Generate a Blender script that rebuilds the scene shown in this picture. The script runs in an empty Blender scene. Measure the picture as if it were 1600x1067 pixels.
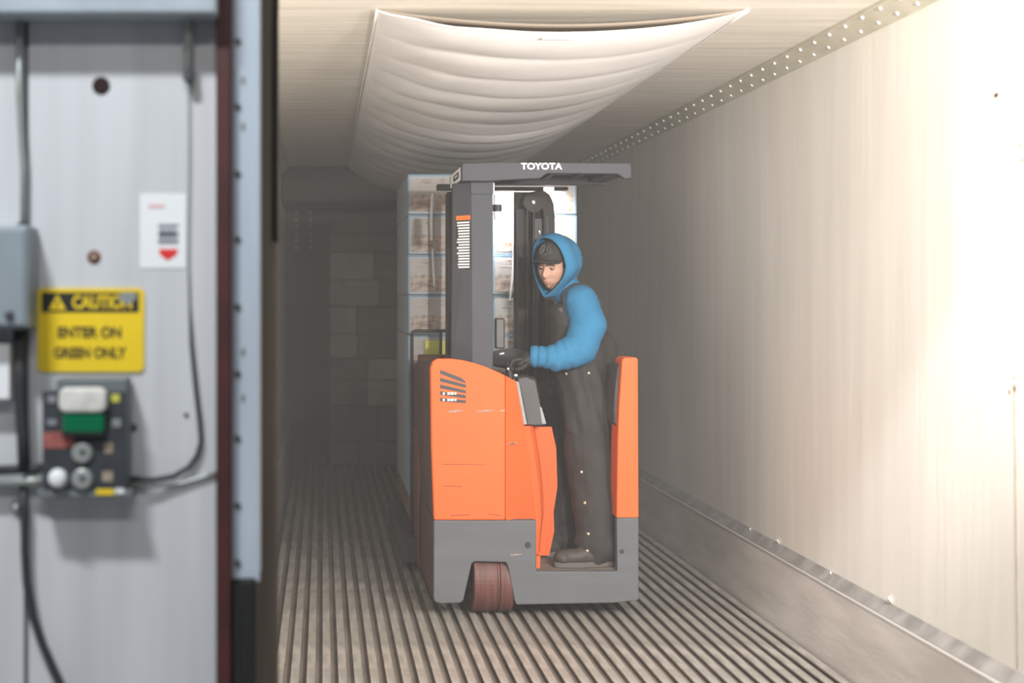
import bpy, bmesh, math, random
from mathutils import Vector, Matrix, noise
from mathutils.bvhtree import BVHTree

random.seed(4)
scene = bpy.context.scene
COL = scene.collection
PI = math.pi

# ------------------------------------------------------------------ camera
F_PX, VX, VY, CAM_H = 2133.0, 504.0, 465.0, 1.60      # focal length in pixels, vanishing point, eye height
cam_d = bpy.data.cameras.new('camera')
cam = bpy.data.objects.new('camera', cam_d); COL.objects.link(cam)
cam.location = (0, 0, CAM_H); cam.rotation_euler = (PI / 2, 0, 0)
cam_d.sensor_width = 36.0; cam_d.lens = F_PX / 1600 * 36.0
cam_d.shift_x = (800 - VX) / 1600; cam_d.shift_y = -(533.5 - VY) / 1600
cam_d.clip_start = 0.05; cam_d.clip_end = 100
cam_d.dof.use_dof = True; cam_d.dof.focus_distance = 6.95; cam_d.dof.aperture_fstop = 1.55
scene.camera = cam

# ------------------------------------------------------------------ world and lights
world = bpy.data.worlds.new('world'); scene.world = world; world.use_nodes = True
bg = world.node_tree.nodes['Background']
bg.inputs[0].default_value = (0.80, 0.88, 1.0, 1); bg.inputs[1].default_value = 0.16
def area(name, loc, target, size, power, color):
    l = bpy.data.lights.new(name, 'AREA'); l.shape = 'RECTANGLE'; l.size, l.size_y = size
    l.energy = power; l.color = color
    o = bpy.data.objects.new(name, l); COL.objects.link(o); o.location = loc
    o.rotation_euler = (Vector(target) - Vector(loc)).to_track_quat('-Z', 'Y').to_euler()
    return o
def spot(name, loc, target, angle, blend, power, color, radius):
    l = bpy.data.lights.new(name, 'SPOT'); l.spot_size = math.radians(angle); l.spot_blend = blend
    l.energy = power; l.color = color; l.shadow_soft_size = radius
    o = bpy.data.objects.new(name, l); COL.objects.link(o); o.location = loc
    o.rotation_euler = (Vector(target) - Vector(loc)).to_track_quat('-Z', 'Y').to_euler()
    return o
# loading-dock lamp on its arm at the right of the door, shining into the trailer
spot('dock_loading_lamp', (1.40, 2.05, 2.05), (1.0, 7.0, 2.0), 76, 0.5, 810, (1.0, 0.945, 0.88), 0.15)
spot('dock_side_lamp', (2.15, 2.75, 2.35), (0.9, 7.0, 0.9), 95, 0.4, 700, (1.0, 0.94, 0.88), 0.05)
# warehouse ceiling luminaires behind and left of the camera
area('warehouse_light_near', (-1.5, 0.9, 5.0), (-0.6, 3.4, 1.2), (0.7, 0.25), 185, (0.93, 0.97, 1.0))
area('warehouse_light_far', (0.3, -2.6, 5.2), (0.3, 3.4, 1.4), (2.4, 0.4), 110, (1.0, 0.97, 0.92))

vs = scene.view_settings
vs.view_transform = 'Standard'; vs.look = 'None'; vs.gamma = 1.0; vs.use_curve_mapping = False
vs.exposure = 0.0

# ------------------------------------------------------------------ helpers
def P(px, py, Y):
    return Vector(((px - VX) * Y / F_PX, Y, CAM_H - (py - VY) * Y / F_PX))
def PX(px, Y): return (px - VX) * Y / F_PX
def PZ(py, Y): return CAM_H - (py - VY) * Y / F_PX

def mat(name, color, rough=0.6, metal=0.0, var=0.0, scale=6.0, stretch=(1, 1, 1), bump=0.0, bscale=40.0,
        color2=None, lo=0.4, hi=0.7, coat=0.0, spec=0.5, emit=None, estr=0.0, detail=4.0):
    m = bpy.data.materials.new(name); m.use_nodes = True
    nt = m.node_tree; b = nt.nodes['Principled BSDF']
    b.inputs['Base Color'].default_value = (*color, 1); b.inputs['Roughness'].default_value = rough
    b.inputs['Metallic'].default_value = metal; b.inputs['Coat Weight'].default_value = coat
    b.inputs['Specular IOR Level'].default_value = spec
    if emit:
        b.inputs['Emission Color'].default_value = (*emit, 1); b.inputs['Emission Strength'].default_value = estr
    tc = nt.nodes.new('ShaderNodeTexCoord'); mp = nt.nodes.new('ShaderNodeMapping')
    mp.inputs['Scale'].default_value = stretch
    nt.links.new(tc.outputs['Object'], mp.inputs['Vector'])
    if var > 0 or color2:
        n = nt.nodes.new('ShaderNodeTexNoise'); n.inputs['Scale'].default_value = scale; n.inputs['Detail'].default_value = detail
        nt.links.new(mp.outputs[0], n.inputs['Vector'])
        r = nt.nodes.new('ShaderNodeValToRGB')
        c2 = color2 or tuple(c * (1 - var) for c in color)
        r.color_ramp.elements[0].position = lo; r.color_ramp.elements[1].position = hi
        r.color_ramp.elements[0].color = (*c2, 1); r.color_ramp.elements[1].color = (*color, 1)
        nt.links.new(n.outputs[0], r.inputs[0]); nt.links.new(r.outputs[0], b.inputs['Base Color'])
    if bump > 0:
        n2 = nt.nodes.new('ShaderNodeTexNoise'); n2.inputs['Scale'].default_value = bscale; n2.inputs['Detail'].default_value = 5
        nt.links.new(mp.outputs[0], n2.inputs['Vector'])
        bp = nt.nodes.new('ShaderNodeBump'); bp.inputs['Strength'].default_value = bump; bp.inputs['Distance'].default_value = 0.02
        nt.links.new(n2.outputs[0], bp.inputs['Height']); nt.links.new(bp.outputs[0], b.inputs['Normal'])
    return m

M = {}
M['orange'] = mat('orange_paint', (0.74, 0.130, 0.035), 0.55, var=0.08, scale=3, bump=0.02, bscale=60, spec=.2)
M['flank'] = mat('dark_red_brown_steel', (0.090, 0.040, 0.028), 0.65, var=.4, scale=7, stretch=(1, 1, .3))  # left flank, darker than the orange rear cover
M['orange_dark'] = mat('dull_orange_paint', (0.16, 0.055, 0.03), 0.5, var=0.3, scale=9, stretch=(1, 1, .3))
M['grey_paint'] = mat('grey_paint', (0.120, 0.128, 0.140), 0.6, var=0.12, scale=7, stretch=(.4, 1, 2), spec=.2)
M['guard_grey'] = mat('guard_grey_paint', (0.070, 0.072, 0.085), 0.6, var=0.10, scale=5, spec=.15)
M['trim_grey'] = mat('trim_grey_plastic', (0.085, 0.083, 0.088), 0.6, spec=.25)
M['trim_light'] = mat('trim_light_plastic', (0.26, 0.28, 0.29), 0.4, var=0.15, scale=20)
M['black'] = mat('black_plastic', (0.018, 0.018, 0.020), 0.5)
M['dark_steel'] = mat('dark_steel', (0.055, 0.052, 0.05), 0.45, metal=0.3, var=0.3, scale=8)
M['mast'] = mat('mast_steel', (0.045, 0.041, 0.038), 0.6, metal=0.1, var=0.4, scale=12, stretch=(1, 1, .2), spec=.25)
M['chrome'] = mat('chrome', (0.75, 0.75, 0.75), 0.15, metal=1.0)
M['wheel'] = mat('worn_red_polyurethane', (0.15, 0.055, 0.045), 0.6, var=0.45, scale=10, stretch=(5, .5, .5))
M['brown_rust'] = mat('rusty_brown_steel', (0.15, 0.055, 0.035), 0.7, var=0.5, scale=14)
M['white_print'] = mat('white_print', (0.80, 0.80, 0.80), 0.6)
M['black_print'] = mat('black_print', (0.02, 0.02, 0.02), 0.6)
M['grey_print'] = mat('grey_print', (0.25, 0.26, 0.30), 0.6)
M['red_print'] = mat('red_print', (0.75, 0.03, 0.03), 0.6)
M['pink_print'] = mat('pink_print', (0.75, 0.50, 0.50), 0.6)
M['orange_print'] = mat('orange_print', (0.9, 0.18, 0.03), 0.5)
M['yellow'] = mat('sign_yellow', (0.93, 0.66, 0.020), 0.55, var=0.08, scale=6)
M['paper'] = mat('white_paper', (0.82, 0.84, 0.86), 0.7)
M['scrape'] = mat('paint_scrape', (0.42, 0.33, 0.28), 0.7, var=0.5, scale=60)
M['dock_panel'] = mat('painted_metal_panel', (0.62, 0.635, 0.66), 0.5, var=0.13, scale=2.2, stretch=(6, 1, .35), lo=.35, hi=.65)
M['dock_beam'] = mat('pale_blue_beam', (0.42, 0.48, 0.53), 0.5, var=0.25, scale=5)
M['steel_pale'] = mat('pale_blue_steel', (0.50, 0.57, 0.65), 0.45, var=0.15, scale=5, stretch=(1, 1, .3))
M['dark_red'] = mat('dark_red_paint', (0.090, 0.022, 0.022), 0.6, var=0.4, scale=5)
M['bolt'] = mat('bolt_dark', (0.10, 0.11, 0.12), 0.5, metal=.4)
M['rubber'] = mat('black_rubber', (0.012, 0.013, 0.013), 0.75, bump=0.1)
M['seal'] = mat('seal_fabric', (0.085, 0.073, 0.062), 0.85, var=0.35, scale=3, stretch=(6, 1, .4))
M['seal_dark'] = mat('seal_edge_shade', (0.035, 0.028, 0.025), 0.85)
M['conduit'] = mat('galvanised_conduit', (0.42, 0.45, 0.43), 0.4, metal=.4, var=.2)
M['box_blue'] = mat('enclosure_blue_grey', (0.30, 0.35, 0.39), 0.5, var=0.15, scale=5)
M['control'] = mat('control_dark_grey', (0.050, 0.055, 0.065), 0.55, var=0.3, scale=20)
M['control_side'] = mat('control_housing_grey', (0.16, 0.18, 0.19), 0.55)
M['lens_white'] = mat('lens_white', (0.80, 0.79, 0.74), 0.35, var=.25, scale=30)
M['lens_green'] = mat('lens_green', (0.0, 0.15, 0.06), 0.15, coat=.6)
M['cable'] = mat('cable_rubber', (0.035, 0.038, 0.042), 0.6)
M['wall'] = mat('trailer_wall_fibreglass', (0.80, 0.77, 0.72), 0.5, var=0.10, scale=2.0, stretch=(1, 5, .35), lo=.3, hi=.7, bump=.05, bscale=5)
M['wall_seam'] = mat('wall_seam', (0.72, 0.675, 0.60), 0.6, var=.1, scale=4)
M['ceiling'] = mat('trailer_ceiling_fibreglass', (0.78, 0.735, 0.655), 0.5, var=0.18, scale=2.6, stretch=(.5, 6, 1), lo=.3, hi=.65, bump=.12, bscale=3)
M['cove'] = mat('cove_trim', (0.55, 0.52, 0.42), 0.5, var=.15, scale=6)
M['alu'] = mat('worn_aluminium_rail', (0.74, 0.70, 0.66), 0.45, metal=0.1, var=0.22, scale=3, stretch=(1, .6, 3), bump=.08, bscale=12)
M['alu_edge'] = mat('aluminium_edge', (0.70, 0.68, 0.66), 0.3, metal=.5)
M['ledge'] = mat('ledge_dirty_grey', (0.30, 0.29, 0.28), 0.6, var=.4, scale=8)
M['slat'] = mat('floor_slat_aluminium', (0.46, 0.43, 0.39), 0.45, metal=0.2, var=0.36, scale=7, stretch=(3, .8, 1), bump=.08, bscale=20)
M['channel'] = mat('floor_channel_dirty', (0.225, 0.198, 0.170), 0.8, var=.4, scale=3, stretch=(3, .6, 1))
M['chute'] = mat('white_chute_fabric', (0.80, 0.78, 0.765), 0.6, var=.06, scale=3, bump=.04, bscale=14)
M['chute_in'] = mat('chute_inside_shade', (0.24, 0.20, 0.16), 0.8)  # dark colour stands in for the shade inside the duct mouth
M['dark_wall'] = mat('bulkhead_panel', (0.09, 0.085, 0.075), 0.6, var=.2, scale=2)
M['evap'] = mat('black_housing', (0.022, 0.021, 0.019), 0.7)
M['carton'] = mat('white_carton', (0.40, 0.45, 0.50), 0.5, var=.06, scale=4, coat=.25)
M['carton_blue'] = mat('blue_print_edge', (0.15, 0.26, 0.36), 0.5)
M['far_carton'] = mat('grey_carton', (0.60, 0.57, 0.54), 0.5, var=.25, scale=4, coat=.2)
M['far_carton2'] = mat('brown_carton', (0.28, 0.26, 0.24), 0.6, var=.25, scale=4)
M['film'] = mat('film_highlight', (0.92, 0.92, 0.93), 0.25, spec=.8, coat=.5)  # near-white colour imitates the shiny streaks on the wrap
M['green_label'] = mat('yellow_green_label', (0.58, 0.58, 0.09), 0.6)
M['wood'] = mat('pallet_wood', (0.24, 0.16, 0.09), 0.8, var=.4, scale=6)
M['skin'] = mat('skin', (0.52, 0.305, 0.225), 0.6, var=.12, scale=30, spec=.3)
M['lip'] = mat('lips', (0.42, 0.20, 0.165), 0.6)
M['hair'] = mat('dark_brown_hair', (0.075, 0.045, 0.03), 0.8, var=.4, scale=150)
M['beard'] = mat('brown_beard', (0.13, 0.070, 0.045), 0.85, color2=(0.36, 0.20, 0.14), scale=110, lo=.35, hi=.62)
M['eye_white'] = mat('eye_white', (0.32, 0.22, 0.18), 0.4)
M['eye_dark'] = mat('eye_dark', (0.03, 0.02, 0.015), 0.2)
M['hoodie'] = mat('blue_fleece', (0.024, 0.172, 0.330), 0.85, var=.10, scale=8, bump=.12, bscale=60)
M['hood_seam'] = mat('blue_seam', (0.012, 0.11, 0.25), 0.85)
M['overall'] = mat('black_canvas', (0.030, 0.028, 0.027), 0.8, var=.25, scale=9, bump=.18, bscale=25)
M['glove'] = mat('black_glove', (0.016, 0.015, 0.015), 0.7, bump=.1)
M['boot'] = mat('dark_boot_leather', (0.050, 0.043, 0.038), 0.65, var=.3, scale=20)
M['sole'] = mat('boot_sole', (0.10, 0.09, 0.085), 0.8)
M['cap'] = mat('black_cap_cloth', (0.022, 0.021, 0.021), 0.8, bump=.08, bscale=120)
M['buckle'] = mat('dull_buckle', (0.11, 0.11, 0.11), 0.8, spec=.1)
M['thread'] = mat('grey_thread', (0.16, 0.16, 0.165), 0.7)
M['brass'] = mat('brass_snap', (0.75, 0.68, 0.45), 0.3, metal=.6)
M['deck'] = mat('deck_rubber', (0.20, 0.17, 0.145), 0.85, var=.3, scale=14)
M['dock_floor'] = mat('dock_concrete', (0.35, 0.34, 0.33), 0.8, var=.25, scale=4)
M['hole'] = mat('rust_hole', (0.025, 0.012, 0.010), 0.9)
M['rust'] = mat('rust_stain', (0.22, 0.07, 0.04), 0.9, var=.5, scale=60)
M['stain'] = mat('brown_stain', (0.45, 0.36, 0.28), 0.7, var=.3, scale=30)
M['stain_dark'] = mat('dark_stain', (0.10, 0.06, 0.07), 0.7)
M['lamp_white'] = mat('lamp_lens', (0.9, 0.9, 0.9), 0.3, emit=(1, 1, 1), estr=3.0)

# print material of the carton label: pale field above, brown mottled picture below
def label_mat():
    m = bpy.data.materials.new('carton_print'); m.use_nodes = True; nt = m.node_tree
    b = nt.nodes['Principled BSDF']; b.inputs['Roughness'].default_value = .45; b.inputs['Coat Weight'].default_value = .3
    tc = nt.nodes.new('ShaderNodeTexCoord'); sep = nt.nodes.new('ShaderNodeSeparateXYZ')
    nt.links.new(tc.outputs['Generated'], sep.inputs[0])
    n = nt.nodes.new('ShaderNodeTexNoise'); n.inputs['Scale'].default_value = 7; n.inputs['Detail'].default_value = 5
    mpp = nt.nodes.new('ShaderNodeMapping'); mpp.inputs['Scale'].default_value = (1.6, 1, 1)
    nt.links.new(tc.outputs['Generated'], mpp.inputs[0]); nt.links.new(mpp.outputs[0], n.inputs['Vector'])
    r = nt.nodes.new('ShaderNodeValToRGB')
    e = r.color_ramp.elements; e[0].position = .36; e[0].color = (.19, .125, .09, 1); e[1].position = .62; e[1].color = (.42, .35, .31, 1)
    x = e.new(.48); x.color = (.31, .235, .19, 1)
    nt.links.new(n.outputs[0], r.inputs[0])
    add = nt.nodes.new('ShaderNodeMath'); add.operation = 'MULTIPLY_ADD'; add.inputs[1].default_value = .25
    nt.links.new(n.outputs[0], add.inputs[0]); nt.links.new(sep.outputs['Z'], add.inputs[2])
    s = nt.nodes.new('ShaderNodeMapRange'); s.inputs['From Min'].default_value = .56; s.inputs['From Max'].default_value = .66
    nt.links.new(add.outputs[0], s.inputs['Value'])
    mx = nt.nodes.new('ShaderNodeMix'); mx.data_type = 'RGBA'
    nt.links.new(s.outputs[0], mx.inputs['Factor']); nt.links.new(r.outputs[0], mx.inputs['A']); mx.inputs['B'].default_value = (.38, .36, .35, 1)
    nt.links.new(mx.outputs['Result'], b.inputs['Base Color'])
    return m
M['carton_print'] = label_mat()

class MB:
    def __init__(s): s.v, s.f = [], []
    def add(s, v, f):
        o = len(s.v); s.v += [tuple(p) for p in v]; s.f += [tuple(i + o for i in q) for q in f]; return s
    def box(s, a, b):
        x0, y0, z0 = a; x1, y1, z1 = b
        return s.add([(x0,y0,z0),(x1,y0,z0),(x1,y1,z0),(x0,y1,z0),(x0,y0,z1),(x1,y0,z1),(x1,y1,z1),(x0,y1,z1)],
              [(0,3,2,1),(4,5,6,7),(0,1,5,4),(1,2,6,5),(2,3,7,6),(3,0,4,7)])
    def loft(s, front, back):                       # two matching outlines, closed
        n = len(front)
        f = [tuple(range(n)), tuple(range(2*n-1, n-1, -1))]
        f += [(i, n + i, n + (i+1) % n, (i+1) % n) for i in range(n)]
        return s.add(list(front) + list(back), f)
    def prism(s, pts, Y, depth):                    # pixel outline at depth Y, extruded along the trailer
        fr = [P(px, py, Y) for px, py in pts]
        return s.loft(fr, [p + Vector((0, depth, 0)) for p in fr])
    def prism_xz(s, pts, Y, depth):
        return s.loft([(x, Y, z) for x, z in pts], [(x, Y + depth, z) for x, z in pts])
    def tube(s, pts, r, n=10, caps=True):
        pts = [Vector(p) for p in pts]; rr = r if isinstance(r, (list, tuple)) else [r] * len(pts)
        rings = []; prev = None
        for i, p in enumerate(pts):
            t = (pts[min(i+1, len(pts)-1)] - pts[max(i-1, 0)]).normalized()
            if prev is None:
                a = t.orthogonal().normalized()
            else:
                a = (prev - t * prev.dot(t)).normalized()
            prev = a; b = t.cross(a)
            rings.append([p + (a * math.cos(2*PI*k/n) + b * math.sin(2*PI*k/n)) * rr[i] for k in range(n)])
        v = [q for r_ in rings for q in r_]; f = []
        for i in range(len(pts) - 1):
            for k in range(n):
                f.append((i*n + k, i*n + (k+1) % n, (i+1)*n + (k+1) % n, (i+1)*n + k))
        if caps: f += [tuple(range(n-1, -1, -1)), tuple(range((len(pts)-1)*n, len(pts)*n))]
        return s.add(v, f)
    def lathe(s, base, axis, prof, n=24):           # prof: (distance along axis, radius)
        base = Vector(base); axis = Vector(axis).normalized(); a = axis.orthogonal().normalized(); b = axis.cross(a)
        v = []; f = []
        for d, r in prof:
            v += [base + axis*d + (a*math.cos(2*PI*k/n) + b*math.sin(2*PI*k/n))*r for k in range(n)]
        for i in range(len(prof)-1):
            for k in range(n): f.append((i*n+k, i*n+(k+1)%n, (i+1)*n+(k+1)%n, (i+1)*n+k))
        f += [tuple(range(n-1,-1,-1)), tuple(range((len(prof)-1)*n, len(prof)*n))]
        return s.add(v, f)
    def capsule(s, p0, r0, p1, r1, n=20, m=7):
        p0, p1 = Vector(p0), Vector(p1); d = p1 - p0
        ax = d.normalized() if d.length > 1e-6 else Vector((0, 0, 1))
        prof = [(-r0*math.cos(k*PI/2/m), max(r0*math.sin(k*PI/2/m), 1e-4)) for k in range(m+1)]
        prof += [(d.length + r1*math.sin(k*PI/2/m), max(r1*math.cos(k*PI/2/m), 1e-4)) for k in range(m+1)]
        return s.lathe(p0, ax, prof, n)
    def ellipsoid(s, c, r, n=24, m=16, rot=None):
        v = []; f = []
        for i in range(m+1):
            th = PI*i/m
            for k in range(n):
                q = Vector((r[0]*max(math.sin(th), 1e-4)*math.cos(2*PI*k/n), r[1]*max(math.sin(th), 1e-4)*math.sin(2*PI*k/n), r[2]*math.cos(th)))
                if rot: q = rot @ q
                v.append(Vector(c) + q)
        for i in range(m):
            for k in range(n): f.append((i*n+k, (i+1)*n+k, (i+1)*n+(k+1)%n, i*n+(k+1)%n))
        f += [tuple(range(n)), tuple(range((m+1)*n-1, m*n-1, -1))]
        return s.add(v, f)
    def mesh(s, name, smooth=False):
        me = bpy.data.meshes.new(name); me.from_pydata(s.v, [], s.f)
        bm = bmesh.new(); bm.from_mesh(me); bmesh.ops.recalc_face_normals(bm, faces=bm.faces); bm.to_mesh(me); bm.free()
        if smooth:
            for p in me.polygons: p.use_smooth = True
        return me
    def build(s, name, m, parent=None, smooth=False, bevel=0.0, seg=2):
        return link(name, s.mesh(name, smooth), m, parent, bevel, seg)

def link(name, me, m, parent=None, bevel=0.0, seg=2):
    o = bpy.data.objects.new(name, me); COL.objects.link(o)
    if m is not None and not me.materials: me.materials.append(M[m] if isinstance(m, str) else m)
    if parent is not None: o.parent = parent
    if bevel:
        b = o.modifiers.new('bevel', 'BEVEL'); b.width = bevel; b.segments = seg; b.limit_method = 'ANGLE'; b.angle_limit = math.radians(35)
    return o
def tag(o, label=None, cat=None, group=None, kind=None):
    if label: o['label'] = label
    if cat: o['category'] = cat
    if group: o['group'] = group
    if kind: o['kind'] = kind
    return o
def root(name, label, cat, group=None):
    o = bpy.data.objects.new(name, None); COL.objects.link(o); o.empty_display_size = .1
    return tag(o, label, cat, group)
def settle(o, loc):
    """put the root of a thing at its base without moving its parts"""
    loc = Vector(loc); o.location = loc
    for c in [c for c in bpy.data.objects if c.parent == o]: c.matrix_parent_inverse = Matrix.Translation(-loc)
    return o
def evaluated(o):
    dg = bpy.context.evaluated_depsgraph_get()
    return bpy.data.meshes.new_from_object(o.evaluated_get(dg))
def text_mesh(body, size, extrude=.0008, bold=0.0, stretch=1.0):
    c = bpy.data.curves.new('lettering', 'FONT'); c.body = body; c.size = size; c.align_x = 'CENTER'; c.align_y = 'CENTER'
    c.extrude = extrude; c.offset = bold
    o = bpy.data.objects.new('lettering', c); COL.objects.link(o)
    me = evaluated(o); bpy.data.objects.remove(o)
    for v in me.vertices: v.co.x *= stretch
    return me
def lettering(body, size, loc, m, parent, bold=0.0, stretch=1.0, name='lettering', rz=0.0):
    me = text_mesh(body, size, .0008, bold, stretch)
    o = link(name, me, m, parent); o.location = loc; o.rotation_euler = (PI/2, 0, rz); return o
def blob(name, mb, m, parent, voxel=.008, smooth=6, wrinkle=None, remesh=True):
    """overlapping closed shapes fused into one continuous skin"""
    o = link(name, mb.mesh(name), None)
    if remesh:
        r = o.modifiers.new('r', 'REMESH'); r.mode = 'VOXEL'; r.voxel_size = voxel
    if smooth:
        s = o.modifiers.new('s', 'SMOOTH'); s.iterations = smooth; s.factor = .5
    me = evaluated(o); bpy.data.objects.remove(o)
    if wrinkle:
        ns = [v.normal.copy() for v in me.vertices]
        for v, n in zip(me.vertices, ns): v.co += n * wrinkle(v.co, n)
    for p in me.polygons: p.use_smooth = True
    me.name = name; me.materials.clear()
    return link(name, me, m, parent)

# ------------------------------------------------------------------ trailer shell
XL, XR, XW = -0.37, 2.213, 2.262            # left wall, right kick rail face, right wall face
Y0, Y1 = 3.75, 13.95                        # trailer mouth and bulkhead
ZC = 2.765
fl = tag(MB().box((XL - .05, Y0, -.14), (XW + .1, Y1, -.022)).build('floor', 'channel'), 'grooved aluminium trailer floor with long raised slats', kind='structure')
pitch = .0674
prof = [(-.0185, -.004), (-.0175, 0), (.0175, 0), (.0185, -.004), (.0185, -.008), (.005, -.010), (.005, -.0215), (-.005, -.0215), (-.005, -.010), (-.0185, -.008)]
sl = MB().prism_xz(prof, Y0, Y1 - Y0 - .01).mesh('slat'); sl.materials.append(M['slat'])
k = 0; x = .018
xs = []
while x > XL + .02: x -= pitch
x += pitch
while x < XR - .03: xs.append(x); x += pitch
for x in xs:
    s = link('slat', sl, None, fl); s.location = (x, 0, 0)

wr = tag(MB().box((XW, Y0, -.1), (XW + .08, Y1, ZC + .1)).build('wall_right', 'wall'), kind='structure')
tag(MB().box((XL - .08, Y0, -.1), (XL, Y1, ZC + .1)).build('wall_left', 'wall'), kind='structure')
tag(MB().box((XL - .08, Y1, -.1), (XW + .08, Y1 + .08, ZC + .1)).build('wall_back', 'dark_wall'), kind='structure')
tag(MB().box((XL - .08, Y0, ZC), (XW + .08, Y1, ZC + .08)).build('ceiling', 'ceiling'), kind='structure')
# kick rail along the right wall, its bright lip and the dirty sloping ledge above it
rail = tag(MB().prism_xz([(XR, -.034), (XR, .325), (XR + .008, .337), (XW + .005, .382), (XW + .005, -.034)], Y0, Y1 - Y0).build('baseboard_right', 'alu'), kind='structure')
MB().prism_xz([(XR + .009, .3385), (XW - .0005, .3815), (XW - .0005, .3835), (XR + .009, .3405)], Y0, Y1 - Y0).build('ledge', 'ledge', rail)
MB().prism_xz([(XR - .0015, .325), (XR - .0015, .3345), (XR + .007, .3395), (XR + .007, .336), (XR + .001, .332), (XR + .001, .325)], Y0, Y1 - Y0).build('lip', 'alu_edge', rail)
for i, (px, py) in enumerate([(1171, 829), (1214, 847), (1297, 898), (1388, 938)]):
    Y = (XW - .012) * F_PX / (px - VX)
    c = Vector((XW - .01, Y, PZ(py, Y)))
    MB().add([c + Vector((.008, -.015, -.012)), c + Vector((.008, .012, -.014)), c + Vector((.006, .010, .016)), c + Vector((-.006, -.004, .010))],
             [(0, 1, 2), (0, 2, 3), (0, 3, 1), (1, 3, 2)]).build('torn_flake', 'alu_edge', rail)
tag(MB().prism_xz([(XL, -.034), (XL, .337), (XL + .05, .325), (XL + .05, -.034)], Y0, Y1 - Y0).build('baseboard_left', 'alu'), kind='structure')
# cove trim with two rows of rivets
cz = 2.690; cx = 2.186
cove = tag(MB().prism_xz([(XW + .004, cz), (XW - .012, cz), (XW - .020, cz + .010), (cx + .008, ZC - .018), (cx, ZC - .012), (cx, ZC + .004), (XW + .004, ZC + .004)], Y0, Y1 - Y0).build('trim_1', 'cove'), kind='structure')
rv = MB().lathe((0, 0, 0), (-.70, 0, -.71), [(-.002, .0085), (.002, .0085), (.005, .004)], 8).mesh('rivet', True); rv.materials.append(M['white_print'])
for row in (0, 1):
    n = 0; y = Y0 + .12
    while y < Y1 - .1:
        r = link('rivet', rv, None, cove)
        r.location = (XW - .026, y, cz + .016) if row == 0 else (cx + .012, y + .07, ZC - .025)
        y += .18
tag(MB().prism_xz([(XL, cz), (XL + .076, ZC), (XL, ZC)], Y0, Y1 - Y0).build('trim_2', 'cove'), kind='structure')
# marks on the right wall: a hole, brown smears and the long drip below one of them
def wall_pt(px, py, lift=0.0):
    Y = XW * F_PX / (px - VX); return Vector((XW - lift, Y, PZ(py, Y)))
def wall_patch(pts, name, m):
    q = [wall_pt(*p) for p in pts]; MB().loft([p + Vector((-.0012, 0, 0)) for p in q], [p + Vector((.002, 0, 0)) for p in q]).build(name, m, wr)
def disc(cx_, cy_, rx, ry, n=9, j=.25): return [(cx_ + rx*math.cos(2*PI*i/n)*(1 + random.uniform(-j, j)), cy_ + ry*math.sin(2*PI*i/n)*(1 + random.uniform(-j, j))) for i in range(n)]
wall_patch(disc(1557, 149, 3.6, 4), 'hole', 'stain_dark')
for (a, b, rx, ry) in [(1597, 209, 2.5, 3), (1594, 228, 2.5, 5), (1598, 250, 3, 3.5), (1578, 612, 3, 3.5), (1585, 590, 2, 4), (1586, 606, 2.5, 7)]:
    wall_patch(disc(a, b, rx, ry), 'smear', 'stain')
wall_patch([(1585, 606), (1587, 606), (1591.5, 1045), (1590, 1045)], 'drip_stain', 'stain')
wall_patch([(1490, 310), (1492, 310), (1491.5, 328), (1490.2, 328)], 'scuff', 'white_print')
# bulkhead: evaporator housing under the ceiling and a slotted plate at its left
bk = tag(MB().prism_xz([(XL + .002, 2.45), (XW - .002, 2.45), (XW - .002, ZC - .002), (XL + .002, ZC - .002)], 12.1, .9).build('evaporator_housing', 'evap', bevel=.02), 'dark refrigeration housing under the ceiling at the far bulkhead', 'refrigeration unit')
pl = root('vent_plate', 'faint slotted metal plate on the dark far bulkhead wall', 'plate')
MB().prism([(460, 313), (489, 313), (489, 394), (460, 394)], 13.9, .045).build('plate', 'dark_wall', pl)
for i in range(7):
    for px in (461, 483):
        MB().prism([(px, 318 + i*11), (px + 4.5, 318 + i*11), (px + 4.5, 324 + i*11), (px, 324 + i*11)], 13.89, .012).build('slot_rim', 'far_carton', pl)
settle(pl, P(475, 394, 13.9))

# ------------------------------------------------------------------ air chute under the ceiling
ch = root('air_chute', 'white sagging fabric air duct hung along the trailer ceiling', 'air duct')
ca, cb, cy0, cy1 = PX(590, 5.52), PX(1165, 5.52), 5.50, 12.05
def chute_layer(name, m, sag_fn, nx=60, ny=260, flip=1):
    v = []; f = []
    for j in range(ny + 1):
        y = cy0 + (cy1 - cy0) * j / ny
        for i in range(nx + 1):
            u = i / nx; v.append((ca + (cb - ca) * u, y, ZC - .004 - sag_fn(u, y)))
    for j in range(ny):
        for i in range(nx): a = j*(nx+1) + i; f.append((a, a+1, a+nx+2, a+nx+1))
    o = MB().add(v, f).build(name, m, ch, smooth=True)
    s = o.modifiers.new('s', 'SOLIDIFY'); s.thickness = .003; return o
def sag_low(u, y):
    shape = (math.sin(PI * u)) ** .75 if 0 < u < 1 else 0
    t = (y - cy0)
    depth = .088 + .16 * (1 - math.exp(-t / 1.6))
    ph = (t - .02) / .40; fr = ph - math.floor(ph)
    billow = .020 * (math.sin(PI * fr) ** .6) * min(1, 5 * u) * min(1, 5 * (1 - u)) * (1 - .55*u)
    wr_ = .004 * noise.noise(Vector((u * 3, y * 5, 0))) * min(1, 8*u*(1-u))
    fold = .006 * math.exp(-(u / .25) ** 2) * math.sin(26 * u + 5 * y) * min(1, 10 * u)
    return shape * depth + billow + wr_ + fold
def sag_up(u, y):
    return (math.sin(PI * u) ** .9 if 0 < u < 1 else 0) * (.052 * math.exp(-(y - cy0) / .7) + .008)
chute_layer('lower_sheet', 'chute', sag_low)
chute_layer('upper_sheet', 'chute_in', sag_up, ny=60)
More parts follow.
